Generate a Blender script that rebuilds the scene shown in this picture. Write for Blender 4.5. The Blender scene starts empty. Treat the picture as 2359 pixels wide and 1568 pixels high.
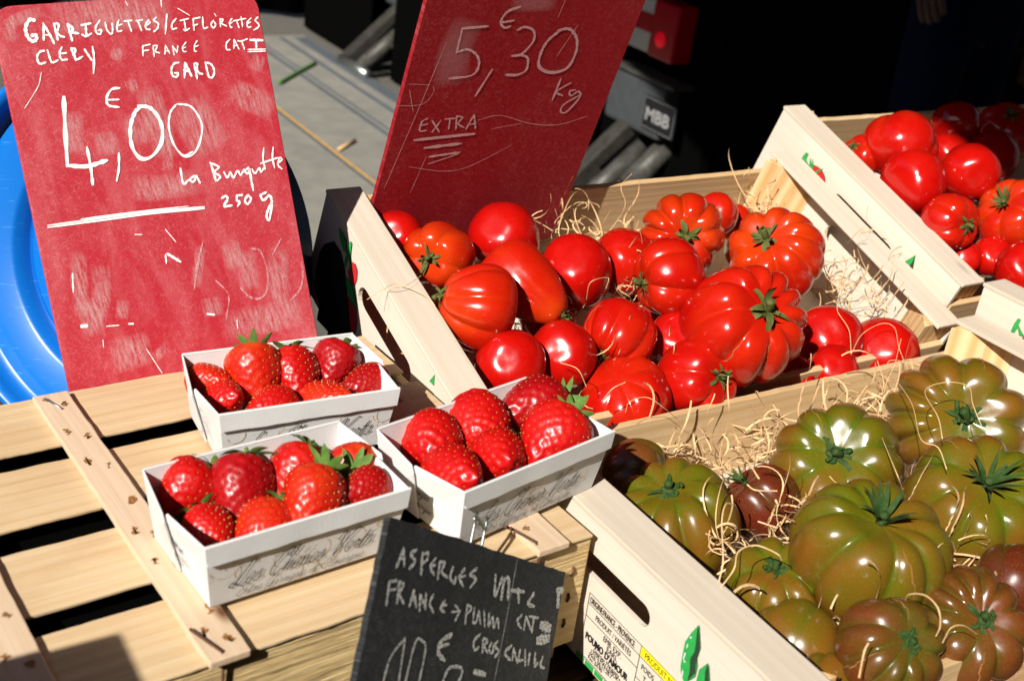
import bpy, bmesh, math, random
import numpy as np
from mathutils import Vector, Matrix, noise
random.seed(7)
SC = bpy.context.scene
COL = SC.collection
R_ = math.radians
# ------------------------------------------------------------------ camera, sky, sun, exposure
BX = Vector((0.8430325, -0.14156362, 0.51889878))      # stall's long axis, in camera axes (right, down, forward)
AX = Vector((-0.52391187, -0.43442884, 0.73265813))    # depth axis
UX = Vector((0.12170686, -0.88951184, -0.4404045))     # up
CAM = Vector((0, 0, 0.4))
FPX = 2800.0
right = Vector((BX.x, AX.x, UX.x)); down = Vector((BX.y, AX.y, UX.y)); fwd = Vector((BX.z, AX.z, UX.z))
cd = bpy.data.cameras.new("camera"); cam = bpy.data.objects.new("camera", cd); COL.objects.link(cam)
up_ = -down; back_ = -fwd
cam.matrix_world = Matrix(((right.x, up_.x, back_.x, CAM.x), (right.y, up_.y, back_.y, CAM.y), (right.z, up_.z, back_.z, CAM.z), (0, 0, 0, 1)))
cd.sensor_width = 36; cd.lens = 36 * FPX / 2358; cd.clip_start = 0.02; cd.clip_end = 3000
cd.dof.use_dof = True; cd.dof.focus_distance = 0.86; cd.dof.aperture_fstop = 11
SC.camera = cam
LIGHT = Vector((-0.70, -0.37, 0.61)).normalized()
w = bpy.data.worlds.new("World"); SC.world = w; w.use_nodes = True
nt = w.node_tree; bg = nt.nodes["Background"]; sky = nt.nodes.new("ShaderNodeTexSky")
sky.sky_type = 'NISHITA'; sky.sun_disc = False
sky.sun_elevation = math.asin(LIGHT.z); sky.sun_rotation = math.atan2(LIGHT.x, LIGHT.y)
nt.links.new(sky.outputs[0], bg.inputs[0]); bg.inputs[1].default_value = 0.05
sd = bpy.data.lights.new("sun", 'SUN'); sd.energy = 5.0; sd.angle = R_(0.5); sd.color = (1, 0.955, 0.88)
sun = bpy.data.objects.new("sun", sd); COL.objects.link(sun)
sun.rotation_euler = LIGHT.to_track_quat('Z', 'Y').to_euler(); sun.location = (-2, -1, 3)
SC.view_settings.view_transform = 'Standard'; SC.view_settings.look = 'None'; SC.view_settings.gamma = 1
SC.view_settings.exposure = 0.60
SC.cycles.max_bounces = 6; SC.cycles.use_denoising = True

# ------------------------------------------------------------------ helpers
def ray(px, py):      # direction seen at a point of the photo (2358 x 1568 units)
    return right * (px - 1179) + down * (py - 784) + fwd * FPX
def rayS(px, py): return ray(px / 1.27566, py / 1.27566)
def hit(px, py, P0, N, f=ray):
    r = f(px, py); return CAM + r * ((P0 - CAM).dot(N) / r.dot(N))
def onz(px, py, z, f=ray): return hit(px, py, Vector((0, 0, z)), Vector((0, 0, 1)), f)
def tag(o, label=None, cat=None, group=None, kind=None):
    if label: o['label'] = label
    if cat: o['category'] = cat
    if group: o['group'] = group
    if kind: o['kind'] = kind
    return o
def empty(name, M, label, cat, group=None):
    o = bpy.data.objects.new(name, None); COL.objects.link(o); o.matrix_world = M; o.empty_display_size = 0.05
    return tag(o, label, cat, group)
def mobj(name, verts, faces, mat, parent=None, M=None, smooth=False, alpha=None):
    me = bpy.data.meshes.new(name); me.from_pydata([tuple(v) for v in verts], [], [tuple(f) for f in faces])
    if smooth: me.polygons.foreach_set("use_smooth", [True] * len(me.polygons))
    if alpha is not None:
        a = me.attributes.new("cover", 'FLOAT', 'POINT'); a.data.foreach_set("value", alpha)
    me.update()
    o = bpy.data.objects.new(name, me); COL.objects.link(o); me.materials.append(mat)
    if parent: o.parent = parent
    if M is not None:
        if parent: o.matrix_local = M
        else: o.matrix_world = M
    return o
def bmobj(name, bm, mat, parent=None, M=None, smooth=False):
    me = bpy.data.meshes.new(name); bm.to_mesh(me); bm.free()
    if smooth: me.polygons.foreach_set("use_smooth", [True] * len(me.polygons))
    o = bpy.data.objects.new(name, me); COL.objects.link(o); me.materials.append(mat)
    if parent: o.parent = parent
    if M is not None:
        if parent: o.matrix_local = M
        else: o.matrix_world = M
    return o
def frame(o, x, y, z):
    x = Vector(x).normalized(); y = Vector(y).normalized(); z = Vector(z).normalized(); o = Vector(o)
    return Matrix(((x.x, y.x, z.x, o.x), (x.y, y.y, z.y, o.y), (x.z, y.z, z.z, o.z), (0, 0, 0, 1)))
def T(x, y, z): return Matrix.Translation((x, y, z))
def box_bm(sx, sy, sz, bev=0.0006, rough=0.0, seed=0, cuts=0):
    bm = bmesh.new(); bmesh.ops.create_cube(bm, size=1)
    for v in bm.verts: v.co = Vector((v.co.x * sx, v.co.y * sy, v.co.z * sz))
    if bev > 0: bmesh.ops.bevel(bm, geom=list(bm.edges), offset=bev, segments=2, affect='EDGES', profile=0.6)
    if rough > 0:
        long = [e for e in bm.edges if abs((e.verts[0].co - e.verts[1].co).x) > sx * 0.5]
        bmesh.ops.subdivide_edges(bm, edges=long, cuts=cuts, use_grid_fill=True)
        for v in bm.verts:
            q = Vector((v.co.x * 60 + seed * 7.7, 0.0 if v.co.y < 0 else 9.0, 0.3))
            v.co.y += rough * (noise.noise(q) + 0.5 * noise.noise(q * 3.1))
            v.co.z += 0.35 * rough * noise.noise(Vector((v.co.x * 25 + seed * 3.1, 3.3, v.co.y * 30)))
    return bm
def plank(name, parent, c, size, mat, ax=None, bev=0.0006, rough=0.0, cuts=40):
    """a board: grain along its own X.  c centre, size (length, width, thickness), ax = (x, y, z) axes"""
    x, y, z = ax if ax else ((1, 0, 0), (0, 1, 0), (0, 0, 1))
    bm = box_bm(*size, bev=bev, rough=rough, seed=random.random() * 9, cuts=cuts if rough > 0 else 0)
    return bmobj(name, bm, mat, parent, frame(c, x, y, z))
XAX, YAX, ZAX = (1, 0, 0), (0, 1, 0), (0, 0, 1)
AL_Y = ((0, 1, 0), (-1, 0, 0), (0, 0, 1))       # length along Y, lying flat
AL_YV = ((0, 1, 0), (0, 0, 1), (1, 0, 0))       # length along Y, standing
AL_XV = ((1, 0, 0), (0, 0, 1), (0, -1, 0))      # length along X, standing
def catmull(pts, n=5):
    if len(pts) < 3: return [Vector(p) for p in pts]
    P = [Vector(p) for p in pts]; P = [P[0] * 2 - P[1]] + P + [P[-1] * 2 - P[-2]]
    out = []
    for i in range(1, len(P) - 2):
        for k in range(n):
            t = k / n
            a, b, c, d = P[i - 1], P[i], P[i + 1], P[i + 2]
            out.append(0.5 * ((2 * b) + (c - a) * t + (2 * a - 5 * b + 4 * c - d) * t * t + (3 * b - a - 3 * c + d) * t ** 3))
    out.append(P[-2]); return out
class Strokes:
    """flat pen strokes collected into one sheet lying on a surface; 2D points in, (verts, faces, cover) out"""
    def __init__(s): s.v = []; s.f = []; s.a = []
    def add(s, pts, wd, a=1.0, smooth=True, soft=False, z=0.0, jitter=0.0):
        P = catmull([(p[0], p[1], 0) for p in pts]) if smooth else [Vector((p[0], p[1], 0)) for p in pts]
        if len(P) < 2: return
        if len(P) == 2 and smooth: P = [P[0].lerp(P[1], t / 8) for t in range(9)]
        n = len(P); base = len(s.v)
        for i, p in enumerate(P):
            t = (P[min(i + 1, n - 1)] - P[max(i - 1, 0)])
            if t.length < 1e-9: t = Vector((1, 0, 0))
            t.normalize(); nn = Vector((-t.y, t.x, 0))
            ww = wd * 0.5 * (1 + jitter * math.sin(i * 1.7 + wd * 999 + p.x * 700))
            e = a if not soft else a * max(0.0, math.sin(math.pi * i / (n - 1))) ** 0.45
            if soft:
                for k, kk in ((-1, 0), (-.78, .55), (-.45, .95), (0, 1), (.45, .95), (.78, .55), (1, 0)):
                    s.v.append(Vector((p.x, p.y, z)) + nn * ww * k * 1.5); s.a.append(e * kk)
            else:
                q = p + t * (wd * 0.35 * (-1 if i == 0 else 1 if i == n - 1 else 0)); taper = 0.6 if i in (0, n - 1) else 1
                for k in (-1, 1): s.v.append(Vector((q.x, q.y, z)) + nn * ww * k * taper); s.a.append(e)
        m = 7 if soft else 2
        for i in range(n - 1):
            for j in range(m - 1):
                b = base + i * m + j; s.f.append((b, b + 1, b + 1 + m, b + m))
    def poly(s, pts, z=0.0):
        b = len(s.v)
        for p in pts: s.v.append(Vector((p[0], p[1], z))); s.a.append(1.0)
        s.f.append(tuple(range(b, b + len(pts))))
    def mesh(s, verts, faces, z=0.0):
        b = len(s.v)
        for p in verts: s.v.append(Vector((p[0], p[1], z))); s.a.append(1.0)
        for f in faces: s.f.append(tuple(b + i for i in f))
    def build(s, name, mat, parent, M): return mobj(name, s.v, s.f, mat, parent, M, alpha=s.a)
def text2d(txt, size, x=0, y=0, xs=1.0, bold=0.0, align='LEFT'):
    cu = bpy.data.curves.new("t", 'FONT'); cu.body = txt; cu.size = size; cu.align_x = align; cu.offset = bold; cu.resolution_u = 3
    o = bpy.data.objects.new("t", cu); me = bpy.data.meshes.new_from_object(o)
    v = [(p.co.x * xs + x, p.co.y + y) for p in me.vertices]; f = [tuple(p.vertices) for p in me.polygons]
    bpy.data.objects.remove(o); bpy.data.curves.remove(cu); bpy.data.meshes.remove(me)
    return v, f
def fill_poly(outer, holes, th):
    """flat plate in local XY with holes, thickness th along +Z"""
    bm = bmesh.new(); ed = []
    for lp in [outer] + holes:
        vs = [bm.verts.new((p[0], p[1], 0)) for p in lp]
        for i in range(len(vs)): ed.append(bm.edges.new((vs[i], vs[(i + 1) % len(vs)])))
    bmesh.ops.triangle_fill(bm, use_beauty=True, use_dissolve=False, edges=ed)
    r = bmesh.ops.extrude_face_region(bm, geom=list(bm.faces))
    for g in r['geom']:
        if isinstance(g, bmesh.types.BMVert): g.co.z += th
    bmesh.ops.recalc_face_normals(bm, faces=list(bm.faces)); return bm
def tube(pts, rad, seg=8, smooth=True, n=5, taper=None):
    P = catmull(pts, n) if smooth else [Vector(p) for p in pts]
    v = []; f = []; N = len(P); ref = Vector((0.31, 0.52, 0.79))
    for i, p in enumerate(P):
        t = (P[min(i + 1, N - 1)] - P[max(i - 1, 0)]).normalized()
        a = t.cross(ref).normalized(); b = t.cross(a); rr = rad if taper is None else rad * (1 + (taper - 1) * i / (N - 1))
        for k in range(seg):
            an = 2 * math.pi * k / seg; v.append(p + (a * math.cos(an) + b * math.sin(an)) * rr)
    for i in range(N - 1):
        for k in range(seg):
            k2 = (k + 1) % seg; f.append((i * seg + k, i * seg + k2, (i + 1) * seg + k2, (i + 1) * seg + k))
    f.append(tuple(range(seg - 1, -1, -1))); f.append(tuple(range((N - 1) * seg, N * seg)))
    return v, f
def merge(parts):
    V = []; F = []
    for v, f in parts:
        b = len(V); V += list(v); F += [tuple(b + i for i in q) for q in f]
    return V, F
def lathe(prof, seg=64):
    v = []; f = []
    for r, h in prof:
        for k in range(seg):
            a = 2 * math.pi * k / seg; v.append((r * math.cos(a), r * math.sin(a), h))
    for i in range(len(prof) - 1):
        for k in range(seg):
            k2 = (k + 1) % seg; f.append((i * seg + k, i * seg + k2, (i + 1) * seg + k2, (i + 1) * seg + k))
    return v, f

# ------------------------------------------------------------------ materials
class NB:
    def __init__(s, name):
        s.m = bpy.data.materials.new(name); s.m.use_nodes = True; s.t = s.m.node_tree; s.b = s.t.nodes["Principled BSDF"]; s.out = s.t.nodes["Material Output"]
    def n(s, typ, **kw):
        q = s.t.nodes.new(typ)
        for k, v in kw.items():
            if k.startswith('i_'):
                key = k[2:].replace('_', ' '); q.inputs[key].default_value = v
            else: setattr(q, k, v)
        return q
    def l(s, a, b): s.t.links.new(a, b)
    def coord(s, scale=(1, 1, 1), kind='Object', rnd=True, rot=(0, 0, 0)):
        tc = s.n("ShaderNodeTexCoord"); mp = s.n("ShaderNodeMapping"); mp.inputs['Scale'].default_value = scale; mp.inputs['Rotation'].default_value = rot
        s.l(tc.outputs[kind], mp.inputs[0])
        if rnd:
            oi = s.n("ShaderNodeObjectInfo"); mu = s.n("ShaderNodeMath", operation='MULTIPLY'); mu.inputs[1].default_value = 37.0
            s.l(oi.outputs['Random'], mu.inputs[0]); cb = s.n("ShaderNodeCombineXYZ")
            for i in range(3): s.l(mu.outputs[0], cb.inputs[i])
            s.l(cb.outputs[0], mp.inputs['Location'])
        return mp.outputs[0]
    def coordR(s, rot, scale):
        tc = s.n("ShaderNodeTexCoord"); m1 = s.n("ShaderNodeMapping"); m1.inputs['Rotation'].default_value = (0, 0, rot); m2 = s.n("ShaderNodeMapping"); m2.inputs['Scale'].default_value = scale
        s.l(tc.outputs['Object'], m1.inputs[0]); s.l(m1.outputs[0], m2.inputs[0]); return m2.outputs[0]
    def noise(s, vec, scale, detail=4, rough=0.55, dist=0.0):
        q = s.n("ShaderNodeTexNoise"); q.inputs['Scale'].default_value = scale; q.inputs['Detail'].default_value = detail
        q.inputs['Roughness'].default_value = rough; q.inputs['Distortion'].default_value = dist
        if vec is not None: s.l(vec, q.inputs['Vector'])
        return q.outputs['Fac']
    def ramp(s, fac, stops, interp='LINEAR'):
        q = s.n("ShaderNodeValToRGB"); q.color_ramp.interpolation = interp; e = q.color_ramp.elements
        while len(e) < len(stops): e.new(0.5)
        for i, (p, c) in enumerate(stops):
            e[i].position = p; e[i].color = (*c, 1) if len(c) == 3 else c
        s.l(fac, q.inputs[0]); return q.outputs[0]
    def mix(s, fac, a, b, mode='MIX'):
        q = s.n("ShaderNodeMix", data_type='RGBA', blend_type=mode)
        for sock, x in ((q.inputs[0], fac), (q.inputs[6], a), (q.inputs[7], b)):
            if isinstance(x, (int, float)): sock.default_value = x
            elif isinstance(x, tuple): sock.default_value = (*x, 1)
            else: s.l(x, sock)
        return q.outputs[2]
    def math(s, op, a, b=0.0, clamp=False):
        q = s.n("ShaderNodeMath", operation=op, use_clamp=clamp)
        for sock, x in ((q.inputs[0], a), (q.inputs[1], b)):
            if isinstance(x, (int, float)): sock.default_value = x
            else: s.l(x, sock)
        return q.outputs[0]
    def bump(s, h, strength=0.3, dist=0.001):
        q = s.n("ShaderNodeBump"); q.inputs['Strength'].default_value = strength; q.inputs['Distance'].default_value = dist
        s.l(h, q.inputs['Height']); s.l(q.outputs[0], s.b.inputs['Normal'])
    def base(s, c):
        if isinstance(c, tuple): s.b.inputs['Base Color'].default_value = (*c, 1)
        else: s.l(c, s.b.inputs['Base Color'])
    def p(s, rough=0.5, spec=0.5, metal=0.0, coat=0.0):
        s.b.inputs['Roughness'].default_value = rough; s.b.inputs['Specular IOR Level'].default_value = spec
        s.b.inputs['Metallic'].default_value = metal; s.b.inputs['Coat Weight'].default_value = coat
        s.b.inputs['Coat Roughness'].default_value = 0.08; return s.m
def wood(name, c0, c1, c2, grain=1.0, bump=0.25, bd=0.0004, knots=0.0, rough=0.65, stain=None):
    b = NB(name)
    v = b.coord((3, 60, 60)); v2 = b.coord((6, 320, 320)); v3 = b.coord((9, 30, 30))
    rings = b.n("ShaderNodeTexWave", wave_type='BANDS', bands_direction='Y'); rings.inputs['Scale'].default_value = 0.55
    rings.inputs['Distortion'].default_value = 5.5; rings.inputs['Detail'].default_value = 3; rings.inputs['Detail Scale'].default_value = 0.7
    b.l(v, rings.inputs['Vector'])
    n1 = b.noise(v, 1.0, 5, 0.6, 0.4); n2 = b.noise(v2, 1.0, 4, 0.7); n3 = b.noise(v3, 0.6, 3)
    col = b.ramp(b.math('ADD', b.math('MULTIPLY', n1, 0.65), b.math('MULTIPLY', rings.outputs['Fac'], 0.35 * grain)), [(0.25, c0), (0.5, c1), (0.8, c2)])
    col = b.mix(b.ramp(n2, [(0.52, (0, 0, 0)), (0.75, (0.45 * grain,) * 3)]), col, tuple(x * 0.62 for x in c2))
    col = b.mix(b.ramp(n3, [(0.42, (0.0,) * 3), (0.75, (0.35,) * 3)]), col, c2)
    if knots > 0:
        vo = b.n("ShaderNodeTexVoronoi"); vo.inputs['Scale'].default_value = 1.0; b.l(b.coord((11, 26, 26)), vo.inputs['Vector'])
        k = b.ramp(vo.outputs['Distance'], [(0.03, (knots,) * 3), (0.13, (0, 0, 0))])
        col = b.mix(k, col, (0.13, 0.05, 0.02))
    if stain:
        ns = b.noise(b.coord((14, 20, 20)), 1.0, 4, 0.6); col = b.mix(b.ramp(ns, [(0.5, (0, 0, 0)), (0.72, (0.6,) * 3)]), col, stain)
    b.base(col); b.bump(b.math('ADD', n2, b.math('MULTIPLY', n1, 0.6)), bump, bd)
    return b.p(rough, 0.3)
M_POP = wood("peeled_poplar", (0.63, 0.565, 0.475), (0.60, 0.53, 0.435), (0.55, 0.46, 0.35), 0.4, 0.25, 0.0003)
M_POPG = wood("pale_pine_rail", (0.60, 0.53, 0.44), (0.565, 0.49, 0.395), (0.50, 0.395, 0.285), 0.5, 0.35, 0.0003, 0.3)
M_SLAT = wood("new_pine_slat", (0.62, 0.47, 0.29), (0.57, 0.41, 0.235), (0.49, 0.325, 0.165), 0.6, 0.9, 0.0009, 0.25, 0.7, (0.50, 0.33, 0.18))
M_BATTEN = wood("knotty_batten", (0.62, 0.47, 0.33), (0.58, 0.43, 0.29), (0.50, 0.34, 0.2), 0.5, 0.5, 0.0005, 1.0)
M_ROUGH = wood("rough_sawn_board", (0.78, 0.58, 0.29), (0.70, 0.49, 0.22), (0.50, 0.31, 0.12), 0.4, 1.0, 0.005, 0.0, 0.8, (0.36, 0.21, 0.08))
M_LONG = wood("crate_long_board", (0.62, 0.45, 0.26), (0.57, 0.39, 0.2), (0.48, 0.29, 0.13), 0.7, 0.7, 0.0006)
M_POST = wood("pine_post", (0.72, 0.53, 0.31), (0.68, 0.46, 0.24), (0.6, 0.34, 0.14), 1.5, 0.3, 0.0003)
M_DARKWOOD = wood("old_table_wood", (0.10, 0.06, 0.035), (0.08, 0.045, 0.025), (0.05, 0.03, 0.02), 1.0, 0.6, 0.001)
def simple(name, c, rough=0.5, spec=0.5, metal=0.0, coat=0.0, nscale=0, namt=0.2, bump=0.0, bd=0.0005, c2=None):
    b = NB(name)
    if nscale:
        nz = b.noise(b.coord(), nscale, 5, 0.6)
        b.base(b.mix(b.ramp(nz, [(0.35, (0, 0, 0)), (0.7, (1, 1, 1))]), c, c2 if c2 else tuple(x * (1 - namt) for x in c)))
        if bump: b.bump(nz, bump, bd)
    else: b.base(c)
    return b.p(rough, spec, metal, coat)
M_STEEL = simple("staple_wire", (0.42, 0.42, 0.43), 0.4, 0.5, 0.9, nscale=300)
M_RUST = simple("rusty_wire", (0.09, 0.045, 0.03), 0.75, 0.3, 0.3, nscale=600, c2=(0.16, 0.07, 0.04))
M_GALV = simple("galvanised_wire", (0.30, 0.32, 0.31), 0.35, 0.5, 0.85, nscale=200)
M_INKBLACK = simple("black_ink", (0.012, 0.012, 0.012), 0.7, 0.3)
M_INKGREY = simple("grey_ink", (0.08, 0.08, 0.085), 0.7, 0.3)
M_INKGREEN = simple("green_ink", (0.02, 0.29, 0.05), 0.6, 0.3, nscale=260, c2=(0.03, 0.36, 0.08))
M_INKLIME = simple("pale_green_ink", (0.4, 0.62, 0.35), 0.6, 0.3)
M_INKDKG = simple("dark_green_ink", (0.02, 0.05, 0.025), 0.6, 0.3)
M_INKRED = simple("red_ink", (0.6, 0.02, 0.02), 0.6, 0.3, nscale=200)
M_INKYEL = simple("yellow_ink", (0.85, 0.72, 0.01), 0.6, 0.3)
M_INKTAN = simple("tan_ink", (0.64, 0.54, 0.38), 0.7, 0.3)
def card():
    b = NB("white_card"); v = b.coord(); n = b.noise(v, 900, 4, 0.6); n2 = b.noise(v, 60, 3)
    b.base(b.mix(n2, (0.66, 0.655, 0.645), (0.60, 0.595, 0.585))); b.bump(n, 0.35, 0.0004); return b.p(0.75, 0.3)
M_CARD = card()
def chalkboard(name, c, c2, haze, hazeamt, speck=0.8):
    b = NB(name)
    v = b.coord((1, 1, 1), rnd=False)
    big = b.noise(b.coord((9, 5.5, 9), rnd=False), 1.0, 5, 0.6, 0.8); wip = b.noise(b.coordR(1.45, (14, 48, 1)), 1.0, 5, 0.65, 0.5)
    fine = b.noise(v, 900, 3, 0.8); mid = b.noise(v, 260, 4, 0.75)
    col = b.mix(b.ramp(mid, [(0.35, (0, 0, 0)), (0.7, (1, 1, 1))]), c, c2)
    h = b.math('MULTIPLY', b.math('ADD', b.ramp(big, [(0.42, (0.10,) * 3), (0.75, (0.75,) * 3)]), b.math('MULTIPLY', b.ramp(wip, [(0.48, (0, 0, 0)), (0.72, (1, 1, 1))]), 0.75)), hazeamt)
    h = b.math('MULTIPLY', h, b.ramp(fine, [(0.3, (0.35,) * 3), (0.62, (1.3,) * 3)]))
    col = b.mix(b.math('MINIMUM', h, 1.0), col, haze)
    vo = b.n("ShaderNodeTexVoronoi", feature='DISTANCE_TO_EDGE'); vo.inputs['Scale'].default_value = 1; b.l(b.coord((70, 70, 70), rnd=False), vo.inputs['Vector'])
    # thin scratches: two crossing sets of stretched noise
    for rot, sc, lo_ in ((0.5, (130, 1900, 1), .61), (-0.5, (150, 2100, 1), .61), (1.4, (140, 1900, 1), .62), (-1.1, (160, 2200, 1), .62), (0.95, (45, 1500, 1), .70), (-0.2, (40, 1300, 1), .70)):
        q = b.noise(b.coordR(rot, sc), 1.0, 2, 0.5)
        col = b.mix(b.math('MULTIPLY', b.ramp(q, [(lo_, (0, 0, 0)), (lo_ + .1, (speck,) * 3)]), b.ramp(big, [(.36, (.35,) * 3), (.62, (1.25,) * 3)])), col, tuple(min(1, x * 1.15 + 0.05) for x in haze))
    b.base(col); b.bump(mid, 0.15, 0.0003); return b.p(0.65, 0.18)
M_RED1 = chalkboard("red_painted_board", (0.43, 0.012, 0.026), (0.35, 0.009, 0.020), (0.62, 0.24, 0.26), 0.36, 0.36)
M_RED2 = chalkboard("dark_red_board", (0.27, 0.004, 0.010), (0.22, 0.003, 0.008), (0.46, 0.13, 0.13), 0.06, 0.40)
M_SLATE = chalkboard("slate_black", (0.008, 0.009, 0.011), (0.016, 0.017, 0.018), (0.13, 0.14, 0.14), 0.12, 0.25)
def chalk(name, c, lo, hi, sc, streak=False):
    b = NB(name); b.base(c); b.p(0.9, 0.1)
    at = b.n("ShaderNodeAttribute", attribute_name="cover"); nz = b.noise(b.coord((1, 1, 1), rnd=False), sc, 4, 0.75) if not streak else b.math('ADD', b.math('MULTIPLY', b.noise(b.coordR(1.45, (90, 520, 1)), 1.0, 5, 0.7), 0.7), b.math('MULTIPLY', b.noise(b.coord((1, 1, 1), rnd=False), sc, 3, 0.8), 0.3))
    a = b.math('MULTIPLY', at.outputs['Fac'], b.ramp(nz, [(lo, (0, 0, 0)), (hi, (1, 1, 1))]), True)
    b.l(a, b.b.inputs['Alpha']); return b.m
M_CHALK = chalk("white_chalk", (0.84, 0.82, 0.8), 0.12, 0.42, 700)
M_DUST = chalk("chalk_dust", (0.74, 0.46, 0.47), 0.40, 0.66, 700, True)
M_CHALK2 = chalk("faint_chalk", (0.66, 0.42, 0.42), 0.25, 0.6, 900)
M_CHALK3 = chalk("slate_chalk", (0.48, 0.48, 0.45), 0.30, 0.62, 700)
def tomato_mat(name, c_deep, c_mid, c_shoulder, streak=None, amt=0.6, speck=False, rough=0.16):
    b = NB(name)
    tc = b.n("ShaderNodeTexCoord"); sx = b.n("ShaderNodeSeparateXYZ"); b.l(tc.outputs['Object'], sx.inputs[0])
    n = b.noise(b.coord((22, 22, 22)), 1.0, 3, 0.5); n2 = b.noise(b.coord((48, 48, 14)), 1.0, 4, 0.6)
    z = b.math('ADD', b.math('MULTIPLY', sx.outputs[2], 15.0), b.math('MULTIPLY', b.math('SUBTRACT', n, 0.5), 2.6))
    col = b.mix(b.ramp(b.math('ADD', n2, 0.0), [(0.35, (0, 0, 0)), (0.65, (1, 1, 1))]), c_deep, c_mid)
    at = b.n("ShaderNodeAttribute", attribute_name="cover")      # 1 in the furrows between the ribs
    sh = b.math('MULTIPLY', b.ramp(z, [(0.05, (0, 0, 0)), (0.75, (1, 1, 1))]), amt)
    col = b.mix(sh, col, c_shoulder)
    if streak: col = b.mix(b.math('MULTIPLY', at.outputs['Fac'], b.ramp(n, [(0.3, (0.35,) * 3), (0.6, (0.95,) * 3)])), col, streak)
    if speck:
        f = b.noise(b.coord((1, 1, 1)), 1400, 2, 0.6); col = b.mix(b.ramp(f, [(0.58, (0, 0, 0)), (0.74, (0.4,) * 3)]), col, (0.32, 0.20, 0.03))
    dots = b.n("ShaderNodeTexVoronoi"); dots.inputs['Scale'].default_value = 420; b.l(b.coord(), dots.inputs['Vector'])
    pale = tuple(min(1, x * 1.25 + 0.05) for x in c_shoulder)
    col = b.mix(b.ramp(dots.outputs['Distance'], [(0.06, (0.35,) * 3), (0.16, (0, 0, 0))]), col, pale)
    b.base(col); b.p(rough, 0.5)
    rn = b.noise(b.coord((1, 1, 1)), 40, 4, 0.65); b.l(b.ramp(rn, [(0.35, (rough * .75,) * 3), (0.7, (rough * 1.9,) * 3)]), b.b.inputs['Roughness'])
    b.b.inputs['Subsurface Weight'].default_value = 0.0
    h = b.noise(b.coord(), 60, 2); b.bump(h, 0.06, 0.002); return b.m
M_TOM = tomato_mat("ripe_tomato_skin", (0.36, 0.0028, 0.0014), (0.41, 0.006, 0.002), (0.44, 0.018, 0.0025), (0.42, 0.014, 0.0025), 0.6)
M_TOMO = tomato_mat("orange_tomato_skin", (0.38, 0.006, 0.0014), (0.42, 0.012, 0.002), (0.45, 0.036, 0.0025), (0.45, 0.03, 0.0025), 0.8)
M_TOMR = tomato_mat("glossy_red_tomato_skin", (0.35, 0.0022, 0.0014), (0.40, 0.0045, 0.002), (0.42, 0.010, 0.002), None, 0.5)
M_GRN = tomato_mat("olive_tomato_skin", (0.170, 0.062, 0.007), (0.125, 0.068, 0.005), (0.082, 0.088, 0.003), (0.050, 0.092, 0.003), 0.9, True, 0.21)
M_BRN = tomato_mat("brown_tomato_skin", (0.135, 0.026, 0.008), (0.100, 0.037, 0.006), (0.062, 0.054, 0.004), (0.05, 0.062, 0.004), 0.75, True, 0.21)
M_WINE = tomato_mat("wine_tomato_skin", (0.115, 0.010, 0.006), (0.085, 0.016, 0.005), (0.055, 0.028, 0.004), (0.05, 0.03, 0.004), 0.6, True, 0.21)
M_CALYX = simple("dried_green_calyx", (0.05, 0.085, 0.016), 0.7, 0.2, nscale=220, c2=(0.12, 0.10, 0.03))
M_CALYXG = simple("fresh_green_calyx", (0.016, 0.050, 0.008), 0.75, 0.15, nscale=220, c2=(0.05, 0.075, 0.022))
M_LEAF = simple("strawberry_leaf", (0.06, 0.15, 0.02), 0.6, 0.25, nscale=250, c2=(0.14, 0.21, 0.05))
M_SCAR = simple("corky_scar", (0.42, 0.28, 0.14), 0.8, 0.2, nscale=700)
M_CRACK = simple("corky_crack", (0.26, 0.13, 0.05), 0.85, 0.1, nscale=700)
def berry_mat(name, c, c2, top):
    b = NB(name); tc = b.n("ShaderNodeTexCoord"); sx = b.n("ShaderNodeSeparateXYZ"); b.l(tc.outputs['Object'], sx.inputs[0])
    n = b.noise(b.coord((70, 70, 70)), 1.0, 3)
    col = b.mix(b.ramp(n, [(0.35, (0, 0, 0)), (0.65, (1, 1, 1))]), c, c2)
    z = b.math('ADD', b.math('MULTIPLY', sx.outputs[2], 45.0), b.math('MULTIPLY', b.math('SUBTRACT', n, 0.5), 1.2))
    col = b.mix(b.ramp(z, [(0.35, (0, 0, 0)), (1.0, (0.75,) * 3)]), col, top)
    b.base(col); b.p(0.36, 0.42, coat=0.06); return b.m
M_BER = berry_mat("ripe_strawberry_skin", (0.40, 0.0022, 0.003), (0.46, 0.005, 0.004), (0.48, 0.014, 0.006))
M_BERO = berry_mat("light_red_strawberry_skin", (0.45, 0.008, 0.003), (0.49, 0.020, 0.004), (0.52, 0.06, 0.008))
M_BERD = berry_mat("deep_red_strawberry_skin", (0.27, 0.0015, 0.004), (0.32, 0.0025, 0.004), (0.36, 0.004, 0.005))
M_SEED = simple("strawberry_seed", (0.46, 0.19, 0.02), 0.45, 0.4)
M_SEEDD = simple("dark_strawberry_seed", (0.22, 0.03, 0.015), 0.45, 0.4)
M_STRAW = simple("wood_wool", (0.66, 0.46, 0.25), 0.6, 0.3, nscale=60, c2=(0.54, 0.33, 0.15))

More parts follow.
